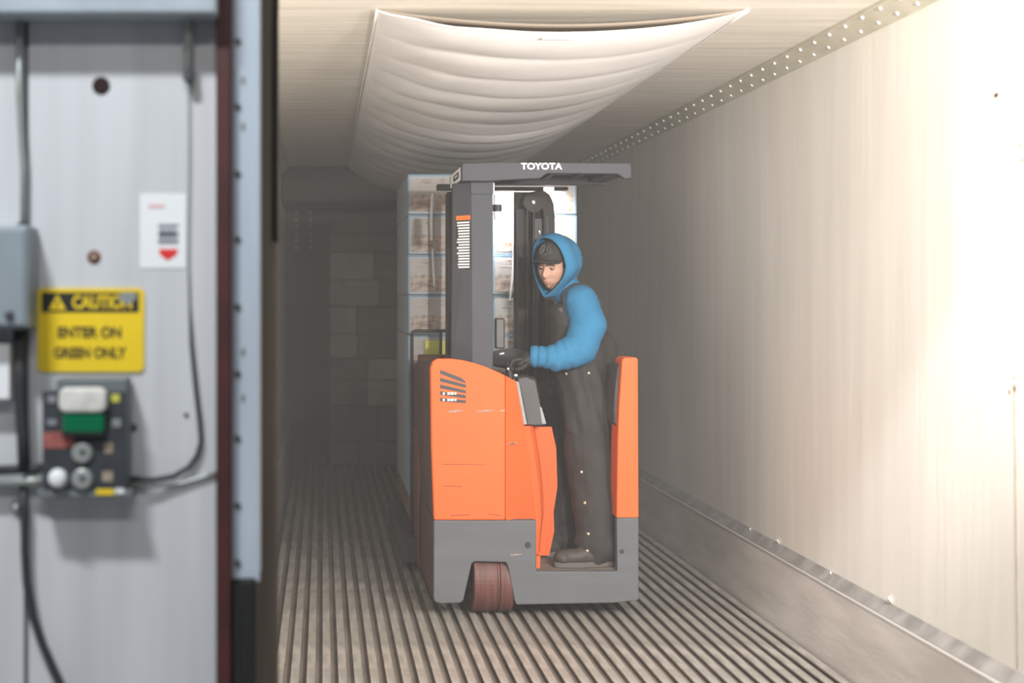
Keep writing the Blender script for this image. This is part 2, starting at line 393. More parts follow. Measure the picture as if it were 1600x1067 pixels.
for u_, nm in ((0, 'hem'), (1, 'hem')):
    xx = ca if u_ == 0 else cb
    MB().tube([(xx + (-.004 if u_ == 0 else .004), cy0 + i * .25, ZC - .009) for i in range(27)], .005, 6).build(nm, 'chute', ch, smooth=True)
q = PZ(61, cy0)
tz = ZC - .004 - sag_low(.5, cy0 + .02)
MB().box((PX(850, cy0), cy0 + .03, tz - .024), (PX(901, cy0), cy0 + .055, tz - .018)).build('tag', 'white_print', ch)
for i in range(16):
    MB().lathe((cb + .012, cy0 + .25 + i * .4, ZC - .001), (0, 0, -1), [(0, .010), (.004, .009), (.006, .004)], 8).build('clip', 'white_print', ch)
settle(ch, ((ca + cb)/2, cy0, ZC))

# ------------------------------------------------------------------ dock face at the left
YP = 3.35
def pr(pts, Y, depth): return MB().prism(pts, Y, depth)
def rect(a, b, c, d): return [(a, d), (c, d), (c, b), (a, b)]
dw = tag(MB().box((-2.6, YP, -.9), (PX(37, YP), YP + .10, 4.0)).build('wall_dock', 'dock_panel'), kind='structure')
MB().box((PX(45, YP), YP, -.9), (PX(346, YP), YP + .10, 4.0)).build('wall_panel', 'dock_panel', dw)
MB().box((PX(37, YP), YP + .012, -.9), (PX(45, YP), YP + .10, 4.0)).build('panel_joint', 'control_side', dw)
tag(MB().box((-2.6, -4.0, -.2), (4.6, Y0 - .05, -.10)).build('floor_dock', 'dock_floor'), kind='structure')
tag(MB().box((2.45, YP, -.9), (4.6, YP + .1, 4.0)).build('wall_dock_right', 'dock_panel'), kind='structure')
tag(MB().box((-.3, YP, 3.0), (2.45, YP + .1, 4.0)).build('wall_dock_header', 'dock_panel'), kind='structure')
# top beam
tag(MB().box((-2.6, YP - .115, PZ(20, YP - .115)), (PX(338, YP - .115), YP - .002, PZ(20, YP - .115) + .35)).build('overhead_beam', 'dock_beam', bevel=.006),
    'pale blue steel beam across the top of the dock wall', 'beam')
# red angle and pale steel channel at the door edge
tag(MB().box((PX(339, 3.33), 3.30, -.9), (PX(362.5, 3.33), 3.43, 4.0)).build('door_edge_angle', 'dark_red', bevel=.004), 'dark red painted steel angle down the dock door edge', 'angle iron')
jc = root('door_jamb_channel', 'pale blue bolted steel channel beside the dark red door edge', 'door jamb')
MB().box((PX(363, 3.34), 3.335, PZ(905, 3.34)), (PX(404.5, 3.34), 3.46, 4.0)).build('channel_web', 'steel_pale', jc, bevel=.004)
MB().box((PX(402, 3.34), 3.318, PZ(905, 3.34)), (PX(406, 3.34), 3.334, 4.0)).build('flange', 'steel_pale', jc)
bm_ = MB().lathe((0, 0, 0), (0, -1, 0), [(0, .0088), (.004, .0088), (.007, .006)], 6).mesh('bolt'); bm_.materials.append(M['bolt'])
for py in (65, 167, 272, 374, 480, 584, 685, 790, 880):
    b = link('bolt', bm_, None, jc); b.location = P(371.5, py, 3.335)
sm_ = MB().box((-.004, -.0015, -.009), (.004, 0, .009)).mesh('slot'); sm_.materials.append(M['control_side'])
for py in (126, 198, 550, 622):
    b = link('slot', sm_, None, jc); b.location = P(380, py, 3.335)
settle(jc, P(384, 905, 3.4))
bp_ = root('dock_bumper', 'black rubber bumper block under the pale door channel', 'bumper')
MB().box((PX(372, 3.33), 3.31, -.9), (PX(401, 3.33), 3.45, PZ(904, 3.33))).build('rubber_block', 'rubber', bp_, bevel=.008)
MB().box((PX(365, 3.33), 3.36, -.9), (PX(374, 3.33), 3.45, PZ(898, 3.33))).build('mounting_plate', 'control_side', bp_)
settle(bp_, P(384, 1200, 3.38))
# fabric dock seal between channel and trailer
ds = root('dock_seal', 'brown grey fabric dock seal pad between the door channel and trailer', 'dock seal')
def curtain_pad():
    fr = []; n = 24
    pts_f = []; mb = MB()
    for i in range(n + 1):
        z = -.5 + 4.2 * i / n
        dx = .006 * math.sin(z * 2.1 + .7) + .004 * noise.noise(Vector((z * 2, 3, 1)))
        xr = PX(436, 3.75) + dx - .012 * (1 - min(1, max(0, (z - .3) / 2.0)))
        pts_f.append(((PX(402, 3.55), 3.50, z), (PX(418, 3.6) , 3.56, z), (xr, 3.62, z), (xr + .004, 3.74, z), (PX(400, 3.6) - .1, 3.74, z)))
    v = [p for r in pts_f for p in r]; f = []
    for i in range(n):
        for k_ in range(5): f.append((i*5+k_, i*5+(k_+1) % 5, (i+1)*5+(k_+1) % 5, (i+1)*5+k_))
    f += [(0, 1, 2, 3, 4), tuple(n*5 + a for a in (4, 3, 2, 1, 0))]
    return mb.add(v, f)
curtain_pad().build('pad', 'seal', ds)
MB().box((PX(425, 3.62), 3.60, 1.75), (PX(434, 3.62), 3.70, 3.7)).build('edge_shade', 'seal_dark', ds)  # dark shading at the pad's upper edge, built as a dark strip
settle(ds, (PX(420, 3.6), 3.62, -.5))
ds2 = tag(MB().box((2.29, 3.46, -.5), (2.62, 3.74, 3.4)).build('dock_seal', 'seal', bevel=.02), 'dark dock seal pad at the right side of the trailer mouth', 'dock seal')
ds3 = tag(MB().box((PX(440, 3.6), 3.46, 2.80), (2.285, 3.74, 3.4)).build('dock_seal', 'seal', bevel=.02), 'dark dock seal pad above the trailer mouth', 'dock seal')
# top conduit, clamps
cd = root('wall_conduit', 'thin grey conduit beside the left wall joint', 'conduit')
MB().tube([P(30, 20, YP - .02), P(30, 150, YP - .02), P(33, 200, YP - .02), P(37, 260, YP - .02), P(37, 352, YP - .02)], .0085, 8).build('pipe', 'conduit', cd, smooth=True)
MB().lathe(P(35, 348, YP - .02), (0, 0, -1), [(0, .012), (.016, .012), (.016, .009), (.022, .009)], 10).build('connector', 'bolt', cd)
settle(cd, P(37, 352, YP - .02))
cd = root('wall_conduit', 'short pale conduit coming down beside the red door edge', 'conduit')
MB().tube([P(295, -60, YP - .03), P(295, 118, YP - .03)], .012, 10).build('pipe', 'conduit', cd, smooth=True)
MB().lathe(P(295, 114, YP - .03), (0, 0, -1), [(0, .014), (.018, .014), (.02, .007), (.028, .007)], 10).build('connector', 'bolt', cd)
settle(cd, P(295, 128, YP - .03))
tag(MB().tube([P(295, 128, YP-.012), P(296, 250, YP-.010), P(294, 400, YP-.010), P(296, 480, YP-.010), P(299, 540, YP-.012), P(305, 600, YP-.012), P(312, 660, YP-.012), P(314, 690, YP-.012),
    P(308, 712, YP-.012), P(295, 730, YP-.014), P(272, 744, YP-.02), P(240, 750, YP-.03), P(205, 748, YP-.04)],
    [.0015, .0015, .0016, .0022, .0045, .0052, .0055, .0055, .006, .0065, .007, .007, .007], 8).build('control_cable', 'cable', smooth=True), 'thin dark cable dropping to the right side of the control box', 'cable')
tag(MB().tube([P(338, 738, YP-.008), P(315, 746, YP-.008), P(285, 755, YP-.010), P(245, 759, YP-.02), P(205, 757, YP-.035)], .0055, 8).build('control_cable', 'conduit', smooth=True), 'grey cable running from the control box to the red edge', 'cable')
# rust hole and rust bolt
tag(MB().lathe(P(158, 134, YP), (0, -1, 0), [(0, .022), (.002, .022), (.003, .016)], 18).build('rust_hole', 'hole'), 'large dark rusty bolt hole high on the dock panel', 'hole')
rb = root('rusty_bolt', 'small rusty bolt head on the panel above the yellow sign', 'bolt')
MB().lathe(P(147, 402, YP), (0, -1, 0), [(0, .017), (.0015, .017)], 16).build('washer', 'rust', rb)
MB().lathe(P(147, 402, YP - .0015), (0, -1, 0), [(0, .008), (.006, .008), (.008, .006)], 6).build('bolt_head', 'stain', rb)
settle(rb, P(147, 402, YP))
for i, (px, py) in enumerate([(291, 648), (208, 668)]):
    tag(MB().lathe(P(px, py, YP), (0, -1, 0), [(0, .006 + .005*i), (.003, .006 + .005*i), (.005, .003)], 10).build('panel_screw', 'bolt'), ['tiny dark screw left of the hanging cable', 'dark cable hole plug at the right of the control box'][i], 'screw')
# notice sheet
nt_ = root('notice_sheet', 'white notice with a red arrow taped on the dock panel', 'notice')
pr(rect(219, 303, 291, 419), YP - .002, .0018).build('sheet', 'paper', nt_)
pr(rect(232, 319, 257, 325), YP - .0030, .001).build('heading_print', 'pink_print', nt_)
for a, b in ((350, 355), (360, 371), (374, 381)):
    pr(rect(247, a, 279, b), YP - .0030, .001).build('text_block', 'grey_print', nt_)
for a in (252, 260, 268): pr(rect(a, 355, a + 3, 374), YP - .0030, .001).build('text_block', 'grey_print', nt_)
pr([(248, 389), (278, 389), (276, 398), (262, 407), (250, 398)], YP - .0030, .001).build('arrow_print', 'red_print', nt_)
settle(nt_, P(255, 419, YP))
# caution sign
sg = root('caution_sign', 'yellow and black caution sign above the control box', 'sign')
def rrect(a, b, c, d, r, n=4):
    out = []
    for (cx_, cy_, a0) in ((c - r, b + r, -90), (c - r, d - r, 0), (a + r, d - r, 90), (a + r, b + r, 180)):
        for i in range(n + 1):
            t = math.radians(a0 + 90 * i / n); out.append((cx_ + r*math.cos(t), cy_ + r*math.sin(t)))
    return out
pr(rrect(58, 450, 225, 581, 9), YP - .006, .004).build('plate', 'yellow', sg)
pr(rect(65, 457, 217, 488), YP - .0068, .0012).build('header_band', 'black_print', sg)
pr([(76, 484), (103, 484), (89.5, 460)], YP - .0078, .0012).build('warning_triangle', 'yellow', sg)
lettering('!', .022, P(89.5, 475, YP - .0088), 'black_print', sg, .0012)
lettering('CAUTION', .044, P(160, 473, YP - .0076), 'yellow', sg, .0016, .74)
lettering('ENTER ON', .036, P(140, 520, YP - .0068), 'black_print', sg, .0011, .90)
lettering('GREEN ONLY', .036, P(140, 552, YP - .0068), 'black_print', sg, .0011, .80)
pr(disc(200, 465, 13, 10, 12, .15), YP - .0090, .0008).build('worn_patch', 'grey_print', sg).active_material = M['conduit']
settle(sg, P(141, 581, YP))
# control box
cb_ = root('dock_control_box', 'dark grey signal control box with white and green lenses', 'control box')
YC = YP - .10
def crect(a, b, c, d): return rect(a, b, c, d)
pr(crect(66, 612, 197, 772), YC, .098).build('housing', 'control_side', cb_, bevel=.006)
pr(crect(66, 611, 197, 765), YC - .006, .007).build('face_plate', 'control', cb_, bevel=.002)
pr(crect(88, 592, 198, 613), YC + .01, .08).build('top_bracket', 'control_side', cb_, bevel=.003)
pr(crect(58, 765, 206, 778), YC - .004, .10).build('bottom_lip', 'control_side', cb_, bevel=.003)
le = pr(rrect(91, 606, 166, 645, 12), YC - .035, .03).build('white_lens', 'lens_white', cb_, bevel=.008, seg=3)
pr(rrect(97, 646, 163, 677, 6), YC - .028, .024).build('green_lens', 'lens_green', cb_, bevel=.006, seg=3)
pr(crect(96, 676, 164, 681), YC - .030, .026).build('lens_shade', 'black', cb_)
pr([(68, 675), (108, 675), (116, 684), (114, 700), (68, 700)], YC - .0075, .002).build('red_label', 'red_print', cb_).active_material = mat('faded_red_label', (.42, .13, .11), .6, var=.3, scale=60)
for (a, b) in ((129, 707), (129, 748)):
    k_ = MB().lathe(P(a, b, YC - .006), (0, -1, 0), [(0, .025), (.008, .025), (.012, .020)], 20).build('key_switch', 'conduit', cb_, smooth=False)
    MB().lathe(P(a, b, YC - .0175), (0, -1, 0), [(0, .006), (.002, .006)], 10).build('keyhole', 'black', k_)
MB().lathe(P(91, 747, YC - .006), (0, -1, 0), [(0, .024), (.010, .022), (.022, .018), (.026, .012)], 20).build('push_button', 'paper', cb_, smooth=True)
for (a, b, c, d, m_) in [(74, 618, 88, 629, 'grey_print'), (74, 655, 88, 664, 'grey_print'), (174, 616, 187, 628, 'green_label'), (175, 654, 189, 667, 'conduit'), (163, 692, 176, 708, 'stain'), (160, 736, 176, 752, 'stain')]:
    pr(crect(a, b, c, d), YC - .0078, .0022).build('legend_print', m_, cb_)
pr(crect(150, 764, 178, 773), YC - .0070, .003).build('yellow_sticker', 'yellow', cb_)
pr(crect(180, 763, 194, 771), YC - .0070, .003).build('white_sticker', 'paper', cb_)
settle(cb_, P(132, 778, YP))
# electrical enclosure at the left margin, with papers, pipes and cable
ee = root('electrical_enclosure', 'blue grey electrical enclosure at the left picture edge', 'electrical box')
pr(crect(-130, 352, 44, 512), YP - .12, .118).build('housing', 'box_blue', ee, bevel=.006)
pr(crect(-125, 358, 38, 508), YP - .126, .007).build('door', 'box_blue', ee, bevel=.003)
MB().lathe(P(15, 491, YP - .126), (0, -1, 0), [(0, .011), (.010, .010), (.012, .006)], 12).build('latch', 'bolt', ee)
settle(ee, P(-40, 512, YP))
tag(pr(crect(-70, 537, 15, 624), YP - .06, .058).build('wall_label_box', 'paper', bevel=.003), 'white box below the blue grey enclosure at the left edge', 'box')
tag(MB().tube([P(30, 515, YP - .05), P(31, 600, YP - .05), P(36, 680, YP - .05), P(38, 735, YP - .05)], .015, 10).build('power_cable', 'cable', smooth=True), 'thick black cable from the enclosure down to the horizontal pipes', 'cable')
for i, (py, m_, lb) in enumerate([(733, 'cable', 'dark upper pipe entering the control box from the left'), (752, 'conduit', 'grey lower pipe entering the control box from the left')]):
    tag(MB().tube([P(-60, py + 4, YP - .04), P(40, py, YP - .04), P(68, py - 2, YP - .05)], .012, 10).build('feed_pipe', m_, smooth=True), lb, 'pipe')
tag(MB().tube([P(36, 760, YP - .03), P(39, 800, YP - .03), P(39, 860, YP - .03), P(42, 910, YP - .03), P(52, 965, YP - .03), P(68, 1010, YP - .03), P(86, 1050, YP - .03), P(105, 1090, YP - .03), P(150, 1180, YP - .03)], .0105, 10).build('power_cable', 'cable', smooth=True),
    'black cable curving down the panel below the control box', 'cable')
tag(MB().lathe(P(30, 790, YP - .002), (0, -1, 0), [(0, .020), (.006, .020), (.008, .008), (.045, .008), (.048, .004)], 12).build('cable_clamp', 'conduit'), 'small round metal clamp beside the black hanging cable', 'clamp')

# ------------------------------------------------------------------ far wrapped stack at the bulkhead
YF = 13.0
rows = [(342, 365), (365, 393), (394, 437), (437, 478), (479, 521), (521, 559), (560, 594), (594, 634), (634, 690), (690, 726)]
splits = [(515, 622, 690), (515, 625, 690), (515, 585, 690), (515, 592, 690), (515, 557, 690), (515, 559, 690), (515, 575, 690), (515, 573, 690), (515, 590, 690), (515, 560, 690)]
order = ['topmost', 'second', 'third', 'fourth', 'fifth', 'sixth', 'seventh', 'eighth', 'ninth', 'lowest']
for i, ((a, b), sp) in enumerate(zip(rows, splits)):
    for j in (0, 1):
        dy = random.uniform(-.02, .02)
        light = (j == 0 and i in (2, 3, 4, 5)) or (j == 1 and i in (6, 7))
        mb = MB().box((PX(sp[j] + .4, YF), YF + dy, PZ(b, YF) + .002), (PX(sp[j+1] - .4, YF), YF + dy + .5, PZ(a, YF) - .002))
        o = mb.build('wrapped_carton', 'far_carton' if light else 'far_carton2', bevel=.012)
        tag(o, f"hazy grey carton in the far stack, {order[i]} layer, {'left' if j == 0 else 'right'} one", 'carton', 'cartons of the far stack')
far_b = PZ(726, YF)
pal = root('far_pallet', 'low dark pallet under the far grey carton stack', 'pallet')
for i in range(3):
    x0 = PX(517, YF) + i * .48
    MB().box((x0, YF, .0), (x0 + .1, YF + .5, far_b - .022)).build('runner', 'wood', pal)
MB().box((PX(515, YF), YF, far_b - .022), (PX(690, YF), YF + .5, far_b)).build('deck_board', 'wood', pal)
settle(pal, (PX(600, YF), YF + .25, 0))

# ------------------------------------------------------------------ load on the forks
YL = 8.27
lx0, lx1 = PX(637, YL), PX(901, YL)
bw = (lx1 - lx0) / 2; bh = .2435; bd = .41
ztop = PZ(272, YL); nl = 8; zb = ztop - nl * bh
lname = ['top', 'second', 'third', 'fourth', 'fifth', 'sixth', 'seventh', 'bottom']
proto = {}
def carton(x, y, z, front, left, label, group):
    r = root('food_carton', label, 'carton', group); r.location = (x + bw/2, y + bd/2, z)
    key = 'body'
    if key not in proto:
        proto['body'] = MB().box((-bw/2 + .001, -bd/2 + .001, .001), (bw/2 - .001, bd/2 - .001, bh - .001)).mesh('box_body'); proto['body'].materials.append(M['carton'])
        for s_ in (-1, 1):
            a_ = s_ * (bw/2 - .0012)
            proto['edge%d' % s_] = MB().box((min(a_, a_ - s_*.010), -bd/2 - .0002, .004), (max(a_, a_ - s_*.010), -bd/2 + .012, bh - .004)).mesh('corner_stripe'); proto['edge%d' % s_].materials.append(M['carton_blue'])
        proto['tops'] = MB().box((-bw/2 + .012, -bd/2 - .0008, bh - .014), (bw/2 - .012, -bd/2 + .004, bh - .002)).mesh('top_stripe'); proto['tops'].materials.append(M['carton_blue'])
        proto['label'] = MB().box((-bw/2 + .016, -bd/2 - .0020, .018), (bw/2 - .020, -bd/2 + .004, bh - .022)).mesh('printed_label'); proto['label'].materials.append(M['carton_print'])
        em = MB()
        for cxx in (-.14, .12):
            em.tube([(cxx + .030*math.cos(t*PI/8), -bd/2 - .0026, bh - .052 + .020*math.sin(t*PI/8)) for t in range(-1, 10)], .0018, 5)
            em.box((cxx - .014, -bd/2 - .0030, bh - .058), (cxx + .014, -bd/2 - .001, bh - .046)); em.box((cxx - .06, -bd/2 - .0030, bh - .079), (cxx + .07, -bd/2 - .001, bh - .074))
        em.box((-bw/2 + .20, -bd/2 - .0030, bh - .048), (-bw/2 + .222, -bd/2 - .001, bh - .028))
        em.box((-bw/2 + .196, -bd/2 - .0030, bh - .064), (-bw/2 + .224, -bd/2 - .001, bh - .056))
        proto['emblem'] = em.mesh('emblem_print'); proto['emblem'].materials.append(M['stain'])
        proto['bodyback'] = MB().box((-bw/2 + .001, -bd/2 + .001, .001), (bw/2 - .001, bd/2 - .001, bh - .001)).mesh('box_body'); proto['bodyback'].materials.append(M['carton'])
    b = link('box_body', proto['body'], None, r); bv = b.modifiers.new('b', 'BEVEL'); bv.width = .007; bv.segments = 2
    if front:
        link('corner_stripe', proto['edge-1'], None, r); link('corner_stripe', proto['edge1'], None, r); link('top_stripe', proto['tops'], None, r)
        l = link('printed_label', proto['label'], None, r); link('emblem_print', proto['emblem'], None, l)['kind'] = 'stuff'
    return r
for k in range(nl):
    z = ztop - (k + 1) * bh
    jig = [0, .010, .002, .012, .004, .009, .003, .006][k]
    carton(lx0 + jig*.4, YL + jig, z, True, True, f"white printed food carton on the forks, {lname[k]} layer, left column at front", 'cartons of the carried load')
    carton(lx0 + bw + jig*.4, YL + jig, z, True, False, f"white printed food carton on the forks, {lname[k]} layer, right column at front", 'cartons of the carried load')
    for d in (1, 2):
        carton(lx0 + jig*.4, YL + jig + d*bd, z, False, True, f"plain white carton on the forks, {lname[k]} layer, left column, {'middle' if d == 1 else 'rear'} row", 'cartons of the carried load')
ll = tag(pr(rect(664, 532, 695, 560), YL - .012, .006).build('shipping_label', 'green_label'), 'yellow green shipping label on a left carton of the load', 'label')
pal = root('load_pallet', 'wooden pallet carrying the white cartons on the forks', 'pallet')
for i in range(5): MB().box((lx0 + .005, YL + i * .285, zb - .022), (lx1 - .005, YL + i * .285 + .09, zb)).build('deck_board', 'wood', pal)
for i in range(3): MB().box((lx0 + .005 + i * .455, YL, zb - .125), (lx0 + .075 + i * .455, YL + 1.23, zb - .022)).build('runner', 'wood', pal)
settle(pal, ((lx0 + lx1)/2, YL + .6, zb - .125))
# stretch film: vertical creases over the front, their highlights painted white
def crease(name, pts, w, label):
    n = len(pts); v = []; f = []
    for i, (px, py) in enumerate(pts):
        p = P(px, py, YL - .012); ww = w * (.6 + .4 * math.sin(PI * (i + .5) / n))
        v += [p + Vector((-ww, .006, 0)), p + Vector((0, -.004, 0)), p + Vector((ww, .006, 0))]
    for i in range(n - 1):
        for k_ in (0, 1): f.append((i*3 + k_, i*3 + k_ + 1, i*3 + k_ + 4, i*3 + k_ + 3))
        f.append((i*3 + 2, i*3, i*3 + 3, i*3 + 5))
    f += [(0, 1, 2), ((n-1)*3 + 2, (n-1)*3 + 1, (n-1)*3)]
    return tag(MB().add(v, f).build(name, 'film'), label, 'stretch film', 'creases of the load wrap')
crease('film_crease', [(676, 302), (675, 320), (674, 345), (675, 376)], .009, 'vertical film crease with painted highlight down the upper left cartons')
crease('film_crease', [(676, 389), (677, 410), (678, 430), (679, 447)], .007, 'short film crease with painted highlight on the third left carton')
crease('film_crease', [(800, 340), (801, 370), (803, 400), (800, 440), (797, 470)], .008, 'film crease with painted highlight between the post and the mast column')

# ------------------------------------------------------------------ reach truck
YR = 6.80
fk = root('reach_truck', 'orange and grey stand-up reach truck with overhead guard', 'forklift')
LEN = 1.32
# left body
fr_px = [(678, 813), (674, 700), (672.5, 575), (676, 564), (684, 560), (704, 560), (724, 562.5), (742, 567), (760, 573), (776, 580), (790, 586.5), (790, 813)]
front = [P(px, py, YR) for px, py in fr_px]
back = []
for (px, py), p in zip(fr_px, front):
    z = p.z if py > 800 else p.z - .075 * max(0, min(1, (700 - py) / 120)) - (.0 if py > 650 else .0)
    xb = p.x
    back.append(Vector((xb, YR + LEN, z)))
cut = [a.lerp(b, .045) for a, b in zip(front, back)]; cut2 = [a.lerp(b, .048) for a, b in zip(front, back)]
body = MB().loft(front, cut).build('body_panel', 'orange', fk, bevel=.010, seg=3)
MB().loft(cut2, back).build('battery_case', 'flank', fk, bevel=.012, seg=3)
# facet turning into the operator compartment
fa = [P(790.3, 587, YR), P(807, 596, YR + .05), P(829, 720, YR + .12), P(838, 813, YR + .14), P(790.3, 813, YR)]
faB = [v + Vector((0, .35, 0)) for v in fa]
MB().loft(fa, faB).build('corner_panel', 'orange', fk, bevel=.004)
# louvres
LV = [[(687.5, 578), (694, 580), (710, 586), (722, 591), (728, 597), (727, 598.5), (712, 593.5), (696, 587), (687.5, 584)],
      [(687.5, 590), (728, 601), (728, 606), (687.5, 596)], [(687.5, 600.5), (728, 610), (728, 614.5), (687.5, 606.5)],
      [(687.5, 611), (728, 617.5), (728, 622.5), (687.5, 616.5)], [(687.5, 621.5), (728, 625.5), (728, 630), (687.5, 627)]]
for i, l in enumerate(LV):
    o = pr(l, YR - .0012, .02).build('louvre', 'black', fk)
    if i >= 3:
        for a, b in ((692, 695), (699, 703), (704, 709), (710.5, 713)):
            y_ = 614.6 + i * 0 if i == 3 else 624.6
            pr(rect(a, y_ - 1.6, b, y_ + 1.8), YR - .0022, .0012).build('sticker_print', 'white_print', o)
# scrapes
for s_ in ([(700, 642), (712, 640.5), (727, 641), (714, 644), (701, 644)], [(744, 642), (762, 640), (778, 641), (764, 643), (746, 643.5)], [(781, 641), (789, 640.5), (789, 642.5), (782, 643)]):
    pr(s_, YR - .0012, .003).build('paint_scrape', 'scrape', fk)
for s_ in ([(690, 758.6), (722, 760), (722, 760.8), (690, 759.4)], [(690, 725), (760, 725.6), (760, 726.2), (690, 725.8)], [(704, 805), (735, 804), (735, 805), (704, 806)], [(764, 803), (782, 805), (782, 806), (764, 804)]):
    pr(s_, YR - .0010, .003).build('scratch', 'brown_rust', fk)
for s_ in ([(794, 692), (808, 691), (808, 692.5), (794, 693.5)],):
    pr(s_, YR + .012, .01).build('scratch', 'scrape', fk)
# left flank: dark groove and guard tubes
xf = PX(678, YR)
MB().box((xf - .004, YR + .86, .12), (xf + .01, YR + .93, 1.16)).build('flank_groove', 'dark_steel', fk)
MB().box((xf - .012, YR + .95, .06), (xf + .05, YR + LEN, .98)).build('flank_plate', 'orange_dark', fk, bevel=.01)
MB().lathe((xf + .01, YR + LEN - .06, 1.21), (1, 0, 0), [(0, .055), (.2, .055)], 20).build('flank_cap', 'brown_rust', fk, smooth=True)
MB().ellipsoid(P(716, 560, 7.9), (.085, .12, .055)).build('hose_bundle', 'brown_rust', fk, smooth=True)
yg = YR + LEN + .03
MB().tube([P(643.5, 880, yg), P(643.5, 700, yg), P(643.5, 523, yg), P(645, 518.5, yg), P(649, 517, yg), P(702, 517, yg)], .0105, 8).build('guard_tube', 'dark_steel', fk, smooth=True)
MB().tube([P(689, 517, yg), P(688, 575, yg)], .009, 8).build('guard_tube', 'dark_steel', fk, smooth=True)
# grey base with wheel arch and step opening
bs = [(678, 813), (838, 813), (838, 893), (964.5, 893), (963.5, 809), (998, 809), (998, 938), (960, 942), (807, 945), (804, 938), (793.5, 884), (790, 878.5), (741, 877.5), (737, 881), (724, 938), (720, 942), (690, 943), (680, 941), (677.5, 934)]
MB().prism(bs, YR, .055).build('rear_skirt', 'grey_paint', fk, bevel=.006)
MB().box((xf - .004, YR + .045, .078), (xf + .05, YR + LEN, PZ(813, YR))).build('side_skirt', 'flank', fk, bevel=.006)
MB().box((PX(998, YR) - .055, YR + .056, .085), (PX(998, YR), YR + .90, PZ(893, YR))).build('side_skirt', 'grey_paint', fk, bevel=.006)
MB().box((xf + .052, YR + .36, .09), (PX(838, YR), YR + LEN, PZ(813, YR) - .002)).build('chassis_block', 'dark_steel', fk)
MB().box((xf + .052, YR + .352, PZ(813, YR) - .001), (PX(788, YR), YR + LEN - .01, PZ(813, YR) + .10)).build('battery_tray', 'dark_steel', fk)
for (px, py, rr) in ((824.5, 851.5, 5), (971.5, 861.5, 3.6)):
    MB().lathe(P(px, py, YR + .002), (0, -1, 0), [(0, rr/313), (.003, rr/313)], 14).build('plug_hole', 'black', fk)
pr([(798, 866), (815, 865), (815, 867), (798, 868)], YR - .001, .003).build('paint_scrape', 'scrape', fk)
# deck of the compartment
MB().box((PX(838, YR) - .10, YR + .03, PZ(893, YR) - .05), (PX(998, YR) - .056, YR + .92, PZ(893, YR) - .001)).build('deck_plate', 'deck', fk, bevel=.003)
# right pillar
rp = [(972, 563), (976, 558.5), (994, 558.5), (997, 561), (998, 809), (963.5, 809), (965, 700), (967, 640)]
pil = MB().prism(rp, YR, .16).build('right_pillar', 'orange', fk, bevel=.008, seg=3)
rc = [(962.8, 809), (998.2, 809), (998.2, 812), (962.8, 812)]
# back pad on the pillar
pd = [P(969, 566, YR + .05), P(965, 575, YR + .05), P(961, 610, YR + .05), P(959.5, 640, YR + .05), P(960, 660, YR + .05), P(964, 668, YR + .05), P(972, 664, YR + .05), P(974, 570, YR + .05)]
MB().loft(pd, [v + Vector((0, .22, 0)) for v in pd]).build('back_pad', 'trim_grey', fk, bevel=.010, seg=3)
# compartment inner panels
trimB = [(809, 592), (822, 589), (837, 596), (846, 640), (853, 664), (824.5, 664), (817, 625)]
pr(trimB, YR + .14, .20).build('console_side', 'trim_grey', fk, bevel=.005)
trimA = [(803, 595), (811, 596.5), (824, 663.5), (815.5, 663.5)]
pr(trimA, YR + .10, .03).build('console_edge', 'trim_light', fk, bevel=.003)
pr([(843, 635), (846.5, 637), (853.5, 662), (847, 662)], YR + .136, .02).build('console_edge', 'trim_light', fk)
oc = []
col_path = [(667, 836, 843), (690, 838.5, 847), (730, 843, 853), (770, 846.5, 857), (810, 848, 858), (832, 846, 855), (850, 845, 852), (866, 845, 851)]
# rounded orange column: half-round section swept down
v = []; f = []; n = 9
for (py, cxp, rxp) in col_path:
    x0 = PX(822 if py < 800 else 838, YR + .1) if py < 800 else PX(838, YR + .1)
    x0 = PX(817 + (py - 667) * .16 if py < 800 else 838, YR + .1)
    x1 = PX(rxp, YR + .1); zc = PZ(py, YR + .1)
    for i in range(n):
        t = i / (n - 1); a = t * PI * .5
        v.append((x0 + (x1 - x0) * (t * .45 if t < .5 else (.225 + .775 * math.sin((t - .5) * PI))), YR + .145 + (.0 if t < .5 else .16 * (1 - math.cos((t - .5) * PI))), zc))
    v.append((x0, YR + .32, zc))
m_ = n + 1
for i in range(len(col_path) - 1):
    for k_ in range(m_): f.append((i*m_ + k_, i*m_ + (k_+1) % m_, (i+1)*m_ + (k_+1) % m_, (i+1)*m_ + k_))
f += [tuple(range(m_)), tuple(range(len(col_path)*m_ - 1, (len(col_path)-1)*m_ - 1, -1))]
MB().add(v, f).build('inner_column', 'orange', fk, smooth=False)
pr([(838, 869), (844.5, 869), (843.5, 893), (838, 893)], YR + .09, .06).build('column_foot', 'orange', fk)
pr([(826, 667), (862, 667), (869, 700), (871, 760), (865, 800), (866, 830), (858, 868), (838, 868), (834, 720)], YR + .325, .03).build('inner_panel', 'orange', fk)
